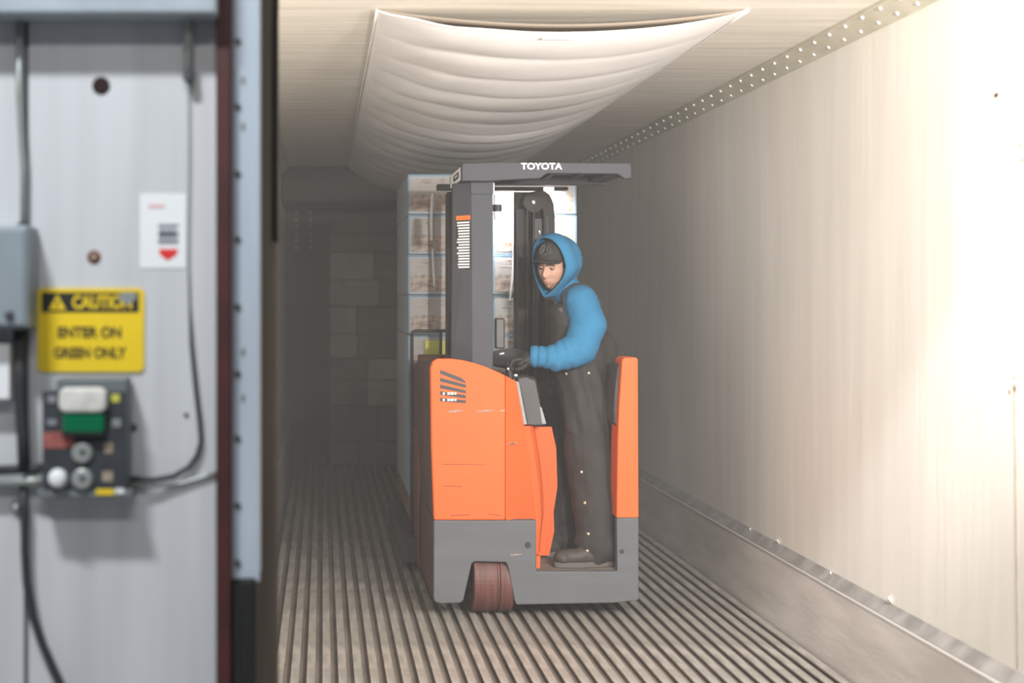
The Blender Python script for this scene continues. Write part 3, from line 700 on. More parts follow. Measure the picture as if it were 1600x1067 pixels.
# forward console, controls
MB().box((PX(800, 7.3), 7.26, .9), (PX(843, 7.3), 7.69, 1.10)).build('front_console', 'black', fk, bevel=.02)
MB().box((PX(776, 7.05), 7.0, .95), (PX(838, 7.05), 7.25, 1.195)).build('control_pod', 'dark_steel', fk, bevel=.03, seg=3)
MB().box((.86, 7.70, .25), (1.52, 7.80, 1.12)).build('front_bulkhead', 'dark_steel', fk)
MB().lathe(P(795, 565, 7.3), (-.1, -.3, 1), [(0, .10), (.012, .115), (.03, .115), (.04, .10)], 28).build('steering_disc', 'black', fk, smooth=True)
jo = MB().capsule(P(797, 592, 6.97), .016, P(795, 570, 6.97), .022).build('joystick', 'black', fk, smooth=True)
MB().lathe(P(794, 576, 6.945), (0, -1, 0), [(0, .006), (.004, .005)], 10).build('button', 'white_print', jo)
MB().lathe(P(806, 586.5, 6.95), (0, -.4, 1), [(0, .010), (.006, .006)], 10).build('indicator', 'white_print', fk)
MB().box((PX(774, 7.2), 7.2, PZ(545, 7.2)), (PX(789, 7.2), 7.25, PZ(497, 7.2))).build('display_unit', 'dark_steel', fk, bevel=.008)
pr([(781, 552), (788, 550.5), (788, 553), (781, 554.5)], 7.1, .02).build('lever_tip', 'chrome', fk)
# post with angled face
yp = YR + .09
def ring(z_px_top, xl, xm, xr):
    return
po = []
for (py, xl, xm, xr) in ((590, 705, 738.5, 770.5), (284, 707.5, 736.5, 770)):
    z = PZ(py, yp)
    po.append([Vector((PX(xm, yp), yp, z)), Vector((PX(xr, yp), yp, z)), Vector((PX(xr, yp), yp + .16, z)), Vector((PX(xl, yp + .10), yp + .16, z)), Vector((PX(xl, yp + .10), yp + .10, z))])
MB().loft(po[0], po[1]).build('guard_post', 'guard_grey', fk, bevel=.004)
pr(rrect(735.5, 278, 772.5, 303.5, 5), yp - .008, .06).build('post_bracket', 'guard_grey', fk, bevel=.003)
pr([(770.8, 286), (772.5, 286), (772.5, 302), (770.8, 302)], yp - .010, .004).build('bracket_edge', 'white_print', fk)
MB().tube([P(703, 300, 7.35), P(704, 555, 7.35)], .016, 8).build('rear_post', 'dark_steel', fk, smooth=True)
# warning label on the angled face: in the plane of that face
a0 = Vector((PX(736.8, yp), yp, 0)); a1 = Vector((PX(707.5, yp + .10), yp + .10, 0)); dirv = (a1 - a0).normalized(); nrm = Vector((dirv.y, -dirv.x, 0)); nrm = nrm if nrm.y < 0 else -nrm
def face_rect(t0, t1, pya, pyb, lift, name, m, parent):
    L = (a1 - a0).length
    q = []
    for t, py in ((t0, pya), (t1, pya), (t1, pyb), (t0, pyb)):
        b_ = a0 + dirv * (L * t); q.append(Vector((b_.x, b_.y, PZ(py, yp + .05))) + nrm * lift)
    return MB().loft(q, [p - nrm * .0015 for p in q]).build(name, m, parent)
wl = face_rect(.05, .80, 337, 421, .0022, 'warning_label', 'black_print', fk)
face_rect(.05, .80, 337, 344, .0032, 'label_header', 'orange_print', wl)
for i in range(17):
    a = 346.5 + i * 4.35
    face_rect(.09, .76 - .1 * random.random(), a, a + 2.6, .0032, 'text_line', 'white_print', wl)
# strobe lamp under the guard beside the post
lp = MB().lathe(P(777, 304, 7.1), (0, 0, -1), [(0, .020), (.05, .020), (.05, .023), (.085, .023), (.085, .020), (.13, .018)], 16).build('work_lamp', 'paper', fk)
MB().lathe(P(777, 320, 7.1), (0, 0, -1), [(0, .0235), (.035, .0235)], 16).build('lamp_band', 'black', lp)
# overhead guard
GD = .66
gb = [(722, 282.5), (722, 257), (726, 255), (787, 253.5), (983, 255), (986.5, 257), (986.5, 278), (977, 279.5), (965, 271.5), (855, 270.5), (844, 278.5), (790, 281), (760, 283)]
MB().prism(gb, YR, .05).build('guard_rear_bar', 'guard_grey', fk, bevel=.005, seg=3)
zt, zl = PZ(256, YR), PZ(281, YR)
gx0, gx1 = PX(722, YR), PX(986.5, YR)
def side_bar(x0, x1, name, zbot, out=0):
    fr_ = [Vector((x0, YR + .045, zt)), Vector((x1, YR + .045, zt)), Vector((x1, YR + .045, zbot)), Vector((x0, YR + .045, zbot))]
    bk_ = [Vector((x0 + out, YR + GD, zt - .004)), Vector((x1 + out, YR + GD, zt - .004)), Vector((x1 + out, YR + GD, zbot + .012)), Vector((x0 + out, YR + GD, zbot + .012))]
    return MB().loft(fr_, bk_).build(name, 'guard_grey', fk, bevel=.004)
side_bar(gx0, gx0 + .05, 'guard_side_bar', zl - .004)
side_bar(gx1 - .10, gx1, 'guard_side_bar', PZ(272, YR))
MB().box((gx0, YR + GD - .06, zt - .055), (gx1, YR + GD, zt - .006)).build('guard_front_bar', 'guard_grey', fk, bevel=.005)
for i in range(4):
    xx = gx0 + .19 + i * .15
    MB().box((xx, YR + .045, zt - .028), (xx + .03, YR + GD - .05, zt - .008)).build('guard_slat', 'guard_grey', fk, bevel=.003)
MB().box((gx0 + .05, YR + .048, zt - .012), (gx1 - .1, YR + GD - .05, zt - .005)).build('roof_sheet', 'dark_steel', fk)
lettering('TOYOTA', .044, P(846, 260.2, YR - .001), 'white_print', fk, .0014, 1.12)
# data plate on the left side of the guard
sp_ = MB().box((gx0 - .003, YR + .06, zl + .004), (gx0 - .0005, YR + GD * .9, zt - .010)).build('data_plate', 'paper', fk)
MB().box((gx0 - .0045, YR + .14, zl + .022), (gx0 - .003, YR + GD * .62, zt - .026)).build('plate_print', 'black_print', sp_)
MB().box((gx0 - .0055, YR + .20, zl + .034), (gx0 - .0045, YR + GD * .50, zt - .036)).build('plate_print', 'paper', sp_)
MB().box((PX(683, 7.7), 7.7, PZ(297, 7.7)), (PX(716, 7.7), 7.76, PZ(287.5, 7.7))).build('guard_bracket', 'dark_steel', fk, bevel=.004)
# mast
ym = 7.95
MB().box((PX(699, ym), ym, .05), (PX(711, ym), ym + .13, PZ(300, ym))).build('mast_rail', 'mast', fk, bevel=.004)
rr_ = [(846, 1000), (846, 330), (845, 312), (840, 303), (850, 300), (860, 306), (866, 322), (867.5, 345), (867.5, 1000)]
rr_ = [(849, 940), (849, 335), (846, 318), (838, 305), (838, 297), (850, 297.5), (859, 304), (865.5, 318), (867.5, 340), (867.5, 940)]
MB().prism(rr_, ym, .12).build('mast_rail', 'mast', fk, bevel=.006)
MB().prism([(853, 940), (853, 338), (857, 338), (857, 940)], ym - .006, .02).build('rail_web', 'guard_grey', fk)
MB().box((PX(811, ym), ym + .05, .06), (PX(823, ym), ym + .12, PZ(325, ym))).build('inner_rail', 'mast', fk, bevel=.004)
MB().box((PX(803, ym + .13), ym + .125, .5), (PX(852, ym + .13), ym + .15, PZ(300, ym + .13))).build('mast_plate', 'mast', fk)
MB().tube([P(839, 900, ym + .06), P(839, 330, ym + .06)], .022, 12).build('lift_cylinder', 'dark_steel', fk, smooth=True)
pu = MB().lathe(P(833, 316, ym + .03), (0, -1, 0), [(0, .062), (.012, .062), (.016, .052), (.026, .052), (.03, .060), (.04, .060)], 24).build('chain_pulley', 'mast', fk, smooth=False)
MB().lathe(P(833, 316, ym - .012), (0, -1, 0), [(0, .013), (.012, .012), (.014, .006)], 12).build('pulley_bolt', 'chrome', pu)
for dx in (-5, 5):
    MB().tube([P(829 + dx, 322, ym), P(829 + dx, 700, ym)], .006, 6).build('lift_chain', 'dark_steel', fk)
MB().box((PX(835, ym), ym + .02, PZ(374, ym)), (PX(848, ym), ym + .06, PZ(341, ym))).build('valve_block', 'trim_grey', fk, bevel=.004)
MB().capsule(P(843, 361, ym + .01), .008, P(843.5, 366, ym + .01), .006).build('hose_fitting', 'chrome', fk, smooth=True)
MB().box((PX(704, ym), ym + .02, PZ(297, ym)), (PX(889, ym), ym + .08, PZ(291.5, ym))).build('mast_crossbar', 'mast', fk, bevel=.004)
MB().box((PX(704, ym), ym + .03, .25), (PX(866, ym), ym + .10, .40)).build('mast_crossbar', 'mast', fk, bevel=.004)
MB().box((PX(850, 7.45), 7.44, PZ(298, 7.45)), (PX(865.5, 7.45), 7.47, PZ(292.5, 7.45))).build('guard_lamp', 'lamp_white', fk, bevel=.003)
wl_ = area('mast_work_light', (1.24, 8.11, 2.27), (1.22, 8.30, 2.06), (.40, .02), 8, (1, 1, 1)); wl_.data.spread = math.radians(85); wl_.parent = fk
# forks, carriage, outriggers
MB().box((PX(650, 8.18), 8.15, .30), (PX(890, 8.18), 8.21, .62)).build('fork_carriage', 'mast', fk, bevel=.005)
for xx in (.72, 1.22):
    MB().loft([(xx, 8.19, zb - .094), (xx + .11, 8.19, zb - .094), (xx + .11, 8.19, zb - .06), (xx, 8.19, zb - .06)],
              [(xx + .01, 9.30, zb - .078), (xx + .10, 9.30, zb - .078), (xx + .10, 9.30, zb - .068), (xx + .01, 9.30, zb - .068)]).build('fork_blade', 'mast', fk)
for x0 in (.46, 1.46):
    MB().box((x0, 8.0, .045), (x0 + .10, 9.5, .19)).build('outrigger_leg', 'guard_grey', fk, bevel=.012)
    for yy in (9.2, 9.42):
        MB().lathe((x0 + .01, yy, .064), (1, 0, 0), [(0, .064), (.08, .064)], 20).build('load_wheel', 'wheel', fk, smooth=False)
# drive wheel, in the arch
wx0, wx1 = PX(737, 6.9), PX(801, 6.9); R = .172; wy = 6.975
wh = MB().lathe((wx0, wy, R), (1, 0, 0), [(0, .10), (0, R - .012), (.006, R), (.118, R), (.124, R - .010), (.132, R - .010), (.137, R), (.2, R), (wx1 - wx0, R - .012), (wx1 - wx0, .10)], 48).build('drive_wheel', 'wheel', fk, smooth=False)
MB().lathe((wx0 - .01, wy, R), (1, 0, 0), [(0, .04), (.01, .06), (.02, .06)], 16).build('wheel_hub', 'dark_steel', wh)
MB().box((PX(722, 7.2), 7.17, .10), (PX(815, 7.2), 7.2, .42)).build('wheel_well', 'black', fk)
settle(fk, (1.07, 7.3, 0))

# ------------------------------------------------------------------ operator
ps = root('person', 'operator in blue hooded sweatshirt and black bib overalls standing on the truck', 'person')
HC = P(865, 418, 7.20)
yaw, pit = math.radians(36), math.radians(9)
Fw = Vector((-math.sin(yaw) * math.cos(pit), -math.cos(yaw) * math.cos(pit), -math.sin(pit)))
Up = (Vector((0, 0, 1)) - Fw * Fw.z).normalized(); Rt = Fw.cross(Up)
roll = Matrix.Rotation(math.radians(-4), 3, Fw); Up = roll @ Up; Rt = roll @ Rt
def H(a, b, c): return HC + Rt * a + Fw * b + Up * c
def g(x, s): return math.exp(-(x / s) ** 2)
def head_pt(th, ph):
    """th from crown to chin, ph round the head from the face (0)"""
    sx, cz_ = math.sin(th), math.cos(th)
    a, b, c = .076 * sx * math.sin(ph), .096 * sx * math.cos(ph), .118 * cz_
    front_ = max(0.0, math.cos(ph)) * sx
    if c < 0:                                   # jaw narrows towards the chin
        t = -c / .118
        a *= 1 - .34 * t ** 1.4
        if b < 0: b *= 1 - .45 * t
        else: b = b * (1 - .10 * t) + .012 * t * front_
    if b > 0:
        w = min(1, front_ * 1.6)
        b += w * (.024 * g(a, .013) * g(c + .030, .018) + .016 * g(a, .010) * g(c + .004, .022))      # nose
        b += w * .006 * g(c - .030, .011) * g(a, .055)                                                # brow
        b -= w * .013 * (g(a - .030, .017) + g(a + .030, .017)) * g(c - .008, .013)                   # eye sockets
        b += w * .005 * (g(a - .040, .018) + g(a + .040, .018)) * g(c + .022, .018)                   # cheek bones
        b += w * .008 * g(a, .022) * (g(c + .058, .0055) + g(c + .069, .006))                         # lips
        b -= w * .004 * g(a, .02) * g(c + .0635, .003)
        b -= w * .004 * g(a, .03) * g(c + .080, .007)
        b += w * .012 * g(a, .022) * g(c + .099, .014)                                                # chin
    return a, b, c
def head_patch(th0, th1, n_t, ph0, ph1, n_p, lift, test=None):
    v = []; f = []; ok = []
    for i in range(n_t + 1):
        for k_ in range(n_p + 1):
            a, b, c = head_pt(th0 + (th1 - th0)*i/n_t, ph0 + (ph1 - ph0)*k_/n_p)
            ok.append(test(a, b, c) if test else True)
            nv = Vector((a / .076**2, b / .096**2, c / .118**2)).normalized()
            v.append(H(a + nv.x*lift, b + nv.y*lift, c + nv.z*lift))
    for i in range(n_t):
        for k_ in range(n_p):
            q = (i*(n_p+1)+k_, i*(n_p+1)+k_+1, (i+1)*(n_p+1)+k_+1, (i+1)*(n_p+1)+k_)
            if all(ok[j] for j in q): f.append(q)
    used = sorted({j for q in f for j in q}); mp_ = {j: i for i, j in enumerate(used)}
    return MB().add([v[j] for j in used], [tuple(mp_[j] for j in q) for q in f])
# body: head, neck, trunk, arms and legs as one skin (mostly under the clothes)
bd_ = MB(); n_t, n_p = 90, 120; v = []; f = []
for i in range(n_t + 1):
    th = .012 + (PI - .024) * i / n_t
    for k_ in range(n_p): v.append(H(*head_pt(th, -PI + 2*PI*k_/n_p)))
for i in range(n_t):
    for k_ in range(n_p): f.append((i*n_p+k_, (i+1)*n_p+k_, (i+1)*n_p+(k_+1) % n_p, i*n_p+(k_+1) % n_p))
f += [tuple(range(n_p)), tuple(range((n_t+1)*n_p-1, n_t*n_p-1, -1))]
bd_.add(v, f)
nk = P(890, 465, 7.26)
bd_.capsule(H(0, -.015, -.05), .052, nk, .062)
bd_.capsule(nk, .06, P(908, 590, 7.27), .10)
bd_.capsule(P(902, 478, 7.14), .05, P(902, 478, 7.40), .05)
SH, UA, EL, FA, WR = P(908, 472, 7.09), P(919, 509, 7.04), P(906, 545, 7.00), P(870, 559, 6.99), P(846, 557.5, 7.0)
bd_.capsule(SH, .045, EL, .04).capsule(EL, .04, WR, .03).capsule(WR, .03, P(836, 559, 7.0), .028)
SHr, ELr, WRr = P(898, 472, 7.44), P(918, 555, 7.50), P(892, 600, 7.50)
bd_.capsule(SHr, .045, ELr, .04).capsule(ELr, .04, WRr, .03)
bd_.capsule(P(912, 615, 7.17), .09, P(922, 745, 7.06), .06).capsule(P(922, 745, 7.06), .06, P(936, 860, 6.97), .04)
bd_.capsule(P(900, 620, 7.36), .09, P(888, 745, 7.34), .06).capsule(P(888, 745, 7.34), .06, P(884, 850, 7.30), .04)
blob('body', bd_, 'skin', ps, voxel=.0036, smooth=1)
# face details
head_patch(1.86, 3.02, 44, -1.45, 1.45, 90, .0016,
    lambda a, b, c: c < -.081 + .55 * max(0, abs(a) - .016)
    ).build('beard', 'beard', ps, smooth=True)
for s_ in (-1, 1):
    head_patch(1.0, 1.75, 30, s_ * .9, s_ * 1.75, 20, .0018, lambda a, b, c: abs(a) > .069 and .004 < c < .06).build('sideburn', 'hair', ps, smooth=True)
    br = MB().tube([H(s_ * .014, .112, .026), H(s_ * .026, .108, .031), H(s_ * .040, .098, .031), H(s_ * .052, .086, .024)], [.0035, .0048, .0042, .002], 7)
    br.build('eyebrow', 'hair', ps, smooth=True)
    ec = H(s_ * .030, .0725, .008)
    e_ = MB().ellipsoid(ec, (.0125, .0125, .0125)).build('eyeball', 'eye_white', ps, smooth=True)
    gz = (Fw * 1.0 - Up * .45 + Rt * .15).normalized()
    MB().lathe(ec + gz * .0105, gz, [(0, .0062), (.0022, .0056), (.0026, .003)], 14).build('iris', 'eye_dark', e_, smooth=True)
    MB().tube([H(s_ * .017, .084, .0085), H(s_ * .024, .0885, .0135), H(s_ * .033, .0875, .0135), H(s_ * .043, .078, .007)], [.002, .0040, .0040, .002], 7).build('eyelid', 'skin', ps, smooth=True)
    MB().tube([H(s_ * .017, .0845, .0065), H(s_ * .025, .0893, .0092), H(s_ * .033, .0883, .0090), H(s_ * .043, .0785, .0045)], [.0008, .0013, .0014, .0008], 6).build('eyelash_line', 'hair', ps, smooth=True)
def lip_pt(a, c): 
    th = math.acos(max(-1, min(1, c / .118))); best = None
    for k_ in range(60):
        ph = -1.0 + 2.0 * k_ / 59; q_ = head_pt(th, ph)
        if best is None or abs(q_[0] - a) < abs(best[0] - a): best = q_
    return H(best[0], best[1] + .0004, best[2])
MB().tube([lip_pt(a, -.0585) for a in (-.024, -.012, 0, .012, .024)], [.001, .0034, .0036, .0034, .001], 7).build('upper_lip', 'lip', ps, smooth=True)
MB().tube([lip_pt(a, -.0685) for a in (-.022, -.012, 0, .012, .022)], [.001, .0036, .0042, .0036, .001], 7).build('lower_lip', 'lip', ps, smooth=True)
# cap
def cap_pt(u, t):                                # u round (0 = front), t 0 crown .. 1 rim
    th = t * PI * .5
    rx, ry, rz = .084, .103, .098
    if math.cos(u) > 0: rz_ = rz + .010 * math.cos(u) * math.sin(th)
    sq = math.sin(th) ** .82
    fr_ = max(0, math.cos(u))
    return H(rx * sq * math.sin(u), ry * sq * math.cos(u) + .004 * fr_, .046 + rz * math.cos(th) ** .9 * (1 + .05 * fr_) if t < 1 else .046)
v = []; f = []; nu, ntt = 48, 16
for i in range(ntt + 1):
    for k_ in range(nu): v.append(cap_pt(2*PI*k_/nu, max(.02, i/ntt)))
for i in range(ntt):
    for k_ in range(nu): f.append((i*nu+k_, (i+1)*nu+k_, (i+1)*nu+(k_+1) % nu, i*nu+(k_+1) % nu))
f.append(tuple(range(nu)))
cp = MB().add(v, f).build('cap', 'cap', ps, smooth=True); so = cp.modifiers.new('s', 'SOLIDIFY'); so.thickness = .004
# brim
v = []; f = []; nb = 17
for i in range(5):
    s_ = i / 4
    for k_ in range(nb):
        u = -1.25 + 2.5 * k_ / (nb - 1)
        base = (.084 * math.sin(u), .103 * math.cos(u) + .003); L_ = .074 * math.cos(u * .95) ** .6 if abs(u * .95) < PI/2 else 0
        v.append(H(base[0] * (1 - .06*s_), base[1] + L_ * s_, .052 + .006 * s_ - .022 * (base[0] / .08) ** 2 * s_))
for i in range(4):
    for k_ in range(nb - 1): f.append((i*nb+k_, i*nb+k_+1, (i+1)*nb+k_+1, (i+1)*nb+k_))
br_ = MB().add(v, f).build('brim', 'cap', cp, smooth=True); so = br_.modifiers.new('s', 'SOLIDIFY'); so.thickness = .004
MB().tube([cap_pt(-PI/2.2 + PI/1.1 * i / 20, .97) + Fw * .002 for i in range(21)], .0035, 6).build('cap_band', 'cap', cp, smooth=True)
# stitched emblem on the cap front
def cap_line(pts, r=.0013): return MB().tube([cap_pt(u, t) + (cap_pt(u, t) - H(0, 0, .05)).normalized() * .003 for u, t in pts], r, 5)
em = MB()
for pts in ([(.30 + .20*math.cos(a), .60 + .20*math.sin(a)) for a in [k_*2*PI/14 for k_ in range(15)]],
            [(.30 + .10*math.cos(a), .60 + .15*math.sin(a)) for a in [k_*2*PI/12 for k_ in range(13)]],
            [(.02, .36), (-.10, .42), (-.28, .40), (-.20, .50), (-.34, .58), (-.42, .76), (-.30, .72), (-.06, .80), (.10, .84), (.34, .90)],
            [(-.02, .50), (-.16, .54), (-.12, .64), (-.26, .66)]):
    q_ = cap_line(pts); em.add(q_.v, q_.f)
em.build('emblem', 'thread', cp, smooth=True)
# hood
hq = Matrix.Rotation(math.radians(-20), 3, Vector((0, 0, 1)))
hF, hR = hq @ Fw, hq @ Rt
def HH(a, b, c): return HC + Vector((.010, .012, 0)) + hR * a + hF * b + Up * c
def hood_pt(t, s_):
    st, ct = math.sin(t), math.cos(t)
    rx = .124; rt, rb_ = .155, .160
    c = .018 + (rt * st if st > 0 else rb_ * st); a = rx * ct * (1 - .52 * max(0, -st) ** 2)
    b0 = .050 + .020 * max(0, st) - .012 * abs(ct) + .025 * max(0, -st) ** 2
    sw = 1 + .10 * math.sin(min(1, s_ * 2.2) * PI) * (1 - s_)
    k_ = max(0.0, 1 - (s_) ** 2.8) ** .5 * sw
    b = b0 - (b0 + .150) * s_
    cc = .035 * s_; c2 = cc + (c - cc) * k_
    fold = .004 * math.sin(7 * t + 3 * s_) * math.sin(PI * min(1, s_ * 1.3))
    return HH(a * k_ + fold, b, c2 + fold)
v = []; f = []; nu, ns = 72, 26
for i in range(ns + 1):
    for k_ in range(nu): v.append(hood_pt(2*PI*k_/nu, i / ns * .995))
for i in range(ns):
    for k_ in range(nu): f.append((i*nu+k_, i*nu+(k_+1) % nu, (i+1)*nu+(k_+1) % nu, (i+1)*nu+k_))
f.append(tuple(range((ns+1)*nu - 1, ns*nu - 1, -1)))
ho = MB().mesh('hood')
# sweatshirt
hb = MB()
hb.capsule(P(900, 497, 7.18), .128, P(906, 550, 7.20), .10).capsule(P(900, 497, 7.37), .128, P(906, 550, 7.36), .10).capsule(P(900, 497, 7.27), .130, P(906, 550, 7.27), .10)
hb.capsule(P(906, 470, 7.11), .085, P(898, 468, 7.43), .085).capsule(P(915, 480, 7.16), .080, P(915, 480, 7.38), .080)
hb.capsule(P(893, 466, 7.25), .090, P(884, 452, 7.24), .082)
hb.capsule(SH, .086, UA, .096).capsule(UA, .096, EL, .088).capsule(EL, .088, FA, .072).capsule(FA, .070, WR, .056)
hb.capsule(SHr, .085, ELr, .08).capsule(ELr, .08, WRr, .055)
def sleeve_wr(co, n):
    d = .0045 * noise.noise(co * 9) + .002 * noise.noise(co * 25)
    t = (co - EL).dot((WR - EL).normalized()) / (WR - EL).length
    if co.y < 7.12 and -.1 < t < 1.2 and co.z < EL.z + .12:
        fade = max(0, min(1, t * 1.4)); d += fade * .0060 * math.sin(t * 30 + 30 * co.z + 6 * noise.noise(co * 7)) * (.35 + .9 * abs(noise.noise(co * 11 + Vector((3, 1, 2)))))
    de = (co - EL).length
    if co.y < 7.12: d += .003 * math.exp(-(de / .10) ** 2) * math.sin(co.z * 70 + co.x * 50)
    return d
hd = blob('sweatshirt', hb, 'hoodie', ps, voxel=.0075, smooth=5, wrinkle=sleeve_wr)
hood = MB().add(v, f).build('hood', 'hoodie', hd, smooth=True)
so = hood.modifiers.new('s', 'SOLIDIFY'); so.thickness = .009; so.offset = 0
sb = hood.modifiers.new('d', 'SUBSURF'); sb.levels = 1; sb.render_levels = 1
MB().tube([hood_pt(math.radians(140 + 80 * k_ / 12), .52 - .30 * k_ / 12) for k_ in range(13)], .0022, 6).build('hood_seam', 'hood_seam', hood, smooth=True)
MB().tube([hood_pt(2*PI*k_/60, .0) for k_ in range(61)], .0065, 7).build('hood_hem', 'hoodie', hood, smooth=True)
cw = (WR - FA).normalized()
MB().lathe(WR + cw * .018, cw, [(0, .046), (.004, .056), (.02, .057), (.038, .052), (.042, .042)], 24).build('cuff', 'hoodie', hd, smooth=True)
# overalls
ob = MB()
ob.capsule(P(903, 535, 7.19), .138, P(912, 610, 7.19), .145).capsule(P(903, 535, 7.36), .138, P(912, 610, 7.36), .145).capsule(P(920, 552, 7.27), .150, P(919, 610, 7.27), .158)
ob.capsule(P(884, 500, 7.22), .075, P(892, 560, 7.22), .11).capsule(P(886, 500, 7.38), .095, P(892, 560, 7.38), .11).capsule(P(886, 500, 7.16), .095, P(892, 560, 7.18), .11).capsule(P(886, 498, 7.16), .095, P(886, 498, 7.38), .095)
ob.capsule(P(916, 620, 7.17), .150, P(927, 740, 7.08), .133).capsule(P(927, 740, 7.08), .133, P(932, 815, 7.0), .118).capsule(P(932, 815, 7.0), .112, P(934, 858, 6.97), .108)
ob.capsule(P(900, 620, 7.36), .130, P(892, 740, 7.34), .112).capsule(P(892, 740, 7.34), .112, P(886, 815, 7.3), .106).capsule(P(886, 815, 7.3), .106, P(883, 840, 7.3), .116)
def over_wr(co, n):
    d = .010 * noise.noise(co * 6) + .007 * noise.noise(co * 14)
    if co.z < .62: d += .008 * math.sin(co.z * 50 + co.x * 20 + 5 * noise.noise(co * 5)) * max(0, min(1, (.62 - co.z) * 4))
    if .9 < co.z < 1.25: d += .004 * math.sin(co.x * 90 + co.z * 20)
    return d
ov = blob('overalls', ob, 'overall', ps, voxel=.008, smooth=5, wrinkle=over_wr)
def bvh_of(o):
    me = o.data; return BVHTree.FromPolygons([v_.co.copy() for v_ in me.vertices], [tuple(p.vertices) for p in me.polygons])
B_hd, B_ov = bvh_of(hd), bvh_of(ov)
def drape(points, width, name, m, parent, bvhs, lift=.006, n_sub=5):
    """a flat strap laid over the surface"""
    pts = []
    for i in range(len(points) - 1):
        for s_ in range(n_sub): pts.append(points[i].lerp(points[i+1], s_ / n_sub))
    pts.append(points[-1]); surf = []
    for p in pts:
        best = None
        for bv in bvhs:
            q_, nn, _, d = bv.find_nearest(p)
            if best is None or d < best[2]: best = (q_, nn, d)
        surf.append((best[0] + best[1] * lift, best[1]))
    v = []; f = []
    for i, (p, nn) in enumerate(surf):
        t = (surf[min(i+1, len(surf)-1)][0] - surf[max(i-1, 0)][0]).normalized(); w = t.cross(nn).normalized() * width / 2
        v += [p - w, p + w, p + w - nn * .010, p - w - nn * .010]
    for i in range(len(surf) - 1):
        for k_ in range(4): f.append((i*4+k_, i*4+(k_+1) % 4, (i+1)*4+(k_+1) % 4, (i+1)*4+k_))
    f += [(3, 2, 1, 0), tuple((len(surf)-1)*4 + a for a in (0, 1, 2, 3))]
    return MB().add(v, f).build(name, m, parent, smooth=False)
drape([P(868, 505, 7.10), P(876, 480, 7.10), P(888, 456, 7.12), P(905, 438, 7.15), P(922, 444, 7.17), P(936, 462, 7.18), P(946, 495, 7.2), P(955, 530, 7.22)], .044, 'strap', 'overall', ov, [B_hd], .011)
drape([P(868, 500, 7.40), P(880, 462, 7.36), P(900, 440, 7.36), P(925, 448, 7.36), P(944, 490, 7.34)], .036, 'strap', 'overall', ov, [B_hd])
bq, bn, _i, _d = B_hd.find_nearest(P(868, 482, 7.06))
bk_o = MB().box((-.011, -.003, -.016), (.011, .003, .016)).build('buckle', 'buckle', ov, bevel=.002); bk_o.location = bq + bn * .012; bk_o.rotation_euler = (0, 0, math.atan2(bn.x, -bn.y))
for (px, py, Y) in ((904, 590, 7.0), (939, 588, 7.0), (927.5, 750, 6.92), (931, 799, 6.9), (936, 849, 6.88), (935, 877, 6.87)):
    o_ = P(px, py, Y - .25); hit = B_ov.ray_cast(o_, Vector((0, 1, 0)))
    if hit[0] is not None:
        MB().lathe(hit[0], hit[1], [(-.002, .008), (.003, .0075), (.005, .004)], 10).build('snap', 'brass', ov, smooth=True)
hit = B_ov.ray_cast(P(898, 655, 6.6), Vector((0, 1, 0)))
if hit[0] is not None:
    v = []
    def on_ov(px, py, lift):
        h_ = B_ov.ray_cast(P(px, py, 6.6), (P(px, py, 6.6) - Vector((0, 0, CAM_H))).normalized()); return (h_[0] if h_[0] is not None else P(px, py, 7.0)) + Vector((0, -lift, 0))
    def flat(px0, py0, px1, py1, name, m, lift, nx=4):
        v = []; f = []
        for i in range(nx + 1):
            for j in range(nx + 1): v.append(on_ov(px0 + (px1 - px0)*i/nx, py0 + (py1 - py0)*j/nx, lift))
        for i in range(nx):
            for j in range(nx): a = i*(nx+1)+j; f.append((a, a+nx+1, a+nx+2, a+1))
        o_ = MB().add(v, f).build(name, m, ov, smooth=True); s_ = o_.modifiers.new('s', 'SOLIDIFY'); s_.thickness = .004; s_.offset = -1
        return o_
    flat(882, 598, 921, 673, 'leg_pocket', 'overall', .006, 8)
    flat(892, 652, 905, 667, 'pocket_patch', 'thread', .0085, 3).active_material = mat('patch_cloth', (.055, .05, .05), .8)
    MB().tube([on_ov(920.5 + i*.2, 598 + i*8, .006) for i in range(10)], .002, 5).build('seam', 'overall', ov, smooth=True)
# glove on the control handle
gl = MB()
pc = P(826, 562, 7.0)
gl.capsule(WR + cw * .03, .034, pc, .036)
dn = Vector((-.80, 0, -.30)).normalized()
gl.capsule(pc, .034, P(814, 567, 6.985), .030)
for i in range(4):
    k0 = P(813 - i*.5, 561 + i*2.2, 6.945 + i*.024); k1 = k0 + Vector((-.040, -.004, -.008 - .004*i)); k2 = k1 + Vector((-.014, .004, -.030)); k3 = k2 + Vector((.016, .006, -.016))
    L_ = [1.0, 1.08, 1.02, .85][i]
    k1 = k0 + (k1 - k0) * L_
    gl.capsule(k0, .0115, k1, .0105).capsule(k1, .0105, k2, .0098).capsule(k2, .0098, k3, .009)
t0 = P(822, 570, 6.95); gl.capsule(t0, .013, t0 + Vector((-.026, -.016, -.018)), .0115).capsule(t0 + Vector((-.026, -.016, -.018)), .0115, t0 + Vector((-.050, -.012, -.022)), .010)
blob('glove', gl, 'glove', ps, voxel=.004, smooth=2)
gl2 = MB(); gl2.capsule(WRr, .04, WRr + Vector((-.06, 0, -.03)), .036)
for i in range(4):
    k0 = WRr + Vector((-.08, -.035 + i*.024, -.035)); k1 = k0 + Vector((-.04, 0, -.012)); gl2.capsule(k0, .0115, k1, .0105).capsule(k1, .0105, k1 + Vector((-.008, 0, -.032)), .0095)
k0 = WRr + Vector((-.05, -.04, -.02)); gl2.capsule(k0, .013, k0 + Vector((-.04, -.016, -.02)), .011)
blob('glove', gl2, 'glove', ps, voxel=.004, smooth=2)
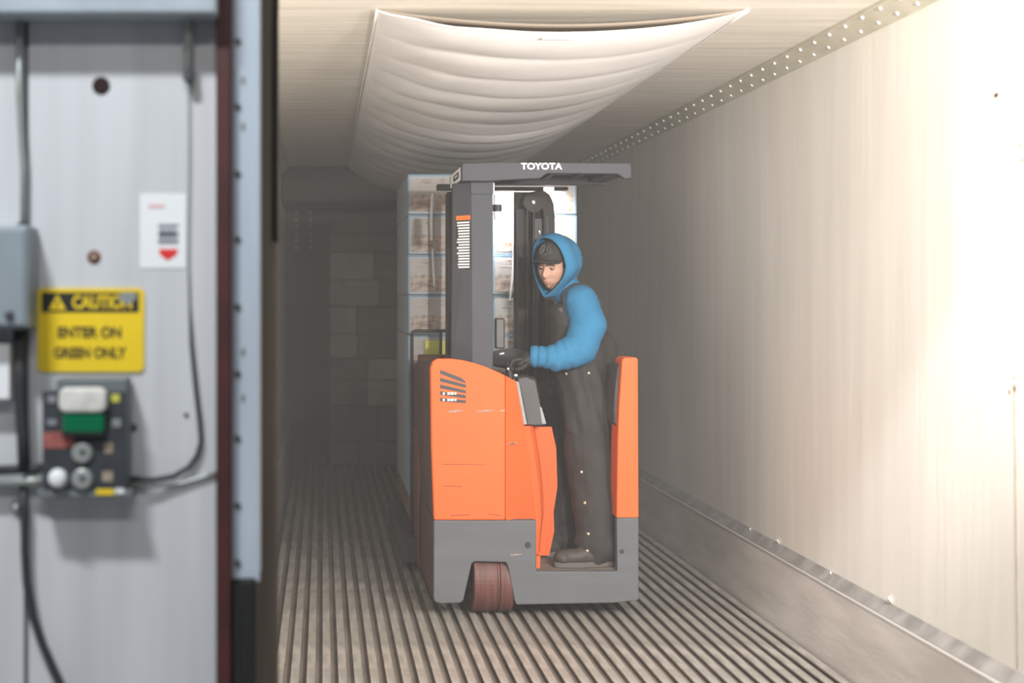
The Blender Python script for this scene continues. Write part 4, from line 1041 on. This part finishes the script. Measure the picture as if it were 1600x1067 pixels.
# boots
deck_z = PZ(893, YR)
def boot(heel, toe, name='boot'):
    heel, toe = Vector(heel), Vector(toe); d = (toe - heel).normalized(); w = Vector((-d.y, d.x, 0))
    b_ = MB()
    up = Vector((0, 0, 1))
    b_.capsule(heel + up*.065, .042, heel + up*.15, .048).capsule(heel + up*.055, .044, heel + d*.12 + up*.058, .046).capsule(heel + d*.10 + up*.052, .045, toe - d*.045 + up*.046, .042)
    b_.capsule(toe - d*.05 + up*.044 + w*.012, .036, toe - d*.05 + up*.044 - w*.012, .036)
    for v_i in range(len(b_.v)):
        x_, y_, z_ = b_.v[v_i]
        if z_ < heel.z + .026: b_.v[v_i] = (x_, y_, heel.z + .026 - .002)
    o_ = blob(name, b_, 'boot', ps, voxel=.006, smooth=3)
    L_ = (toe - heel).length; out = []
    for i in range(26):
        t = 2*PI*i/26; ct, st = math.cos(t), math.sin(t)
        ww = .049 if ct > 0 else .042
        out.append(heel + d*(L_*.42 + (L_*.5 + .022) * ct) + w * (ww * (abs(st) ** .7) * (1 if st >= 0 else -1)))
    MB().loft([p + up*.001 for p in out], [p + up*.028 for p in out]).build('sole', 'sole', o_, bevel=.003)
    return o_
boot((PX(948, 6.93), 6.945, deck_z), (PX(864, 6.92), 6.915, deck_z))
boot((PX(896, 7.30), 7.31, deck_z), (PX(838, 7.2), 7.17, deck_z))
settle(ps, (PX(910, 7.1), 7.1, deck_z))

# ------------------------------------------------------------------ cold mist inside the trailer
def mist(name, z0, z1, density, label):
    hz = bpy.data.materials.new('cold_mist'); hz.use_nodes = True; nt = hz.node_tree
    nt.nodes.remove(nt.nodes['Principled BSDF'])
    vsn = nt.nodes.new('ShaderNodeVolumeScatter'); vsn.inputs['Color'].default_value = (.97, .94, .93, 1)
    vsn.inputs['Density'].default_value = density; vsn.inputs['Anisotropy'].default_value = 0.0
    nt.links.new(vsn.outputs[0], nt.nodes['Material Output'].inputs['Volume'])
    tag(MB().box((XL + .004, 5.2, z0), (XR - .004, 13.9, z1)).build(name, hz), label, 'mist', kind='stuff')
mist('mist', -.03, ZC - .004, .050, 'pale cold mist hanging in the trailer around the truck')
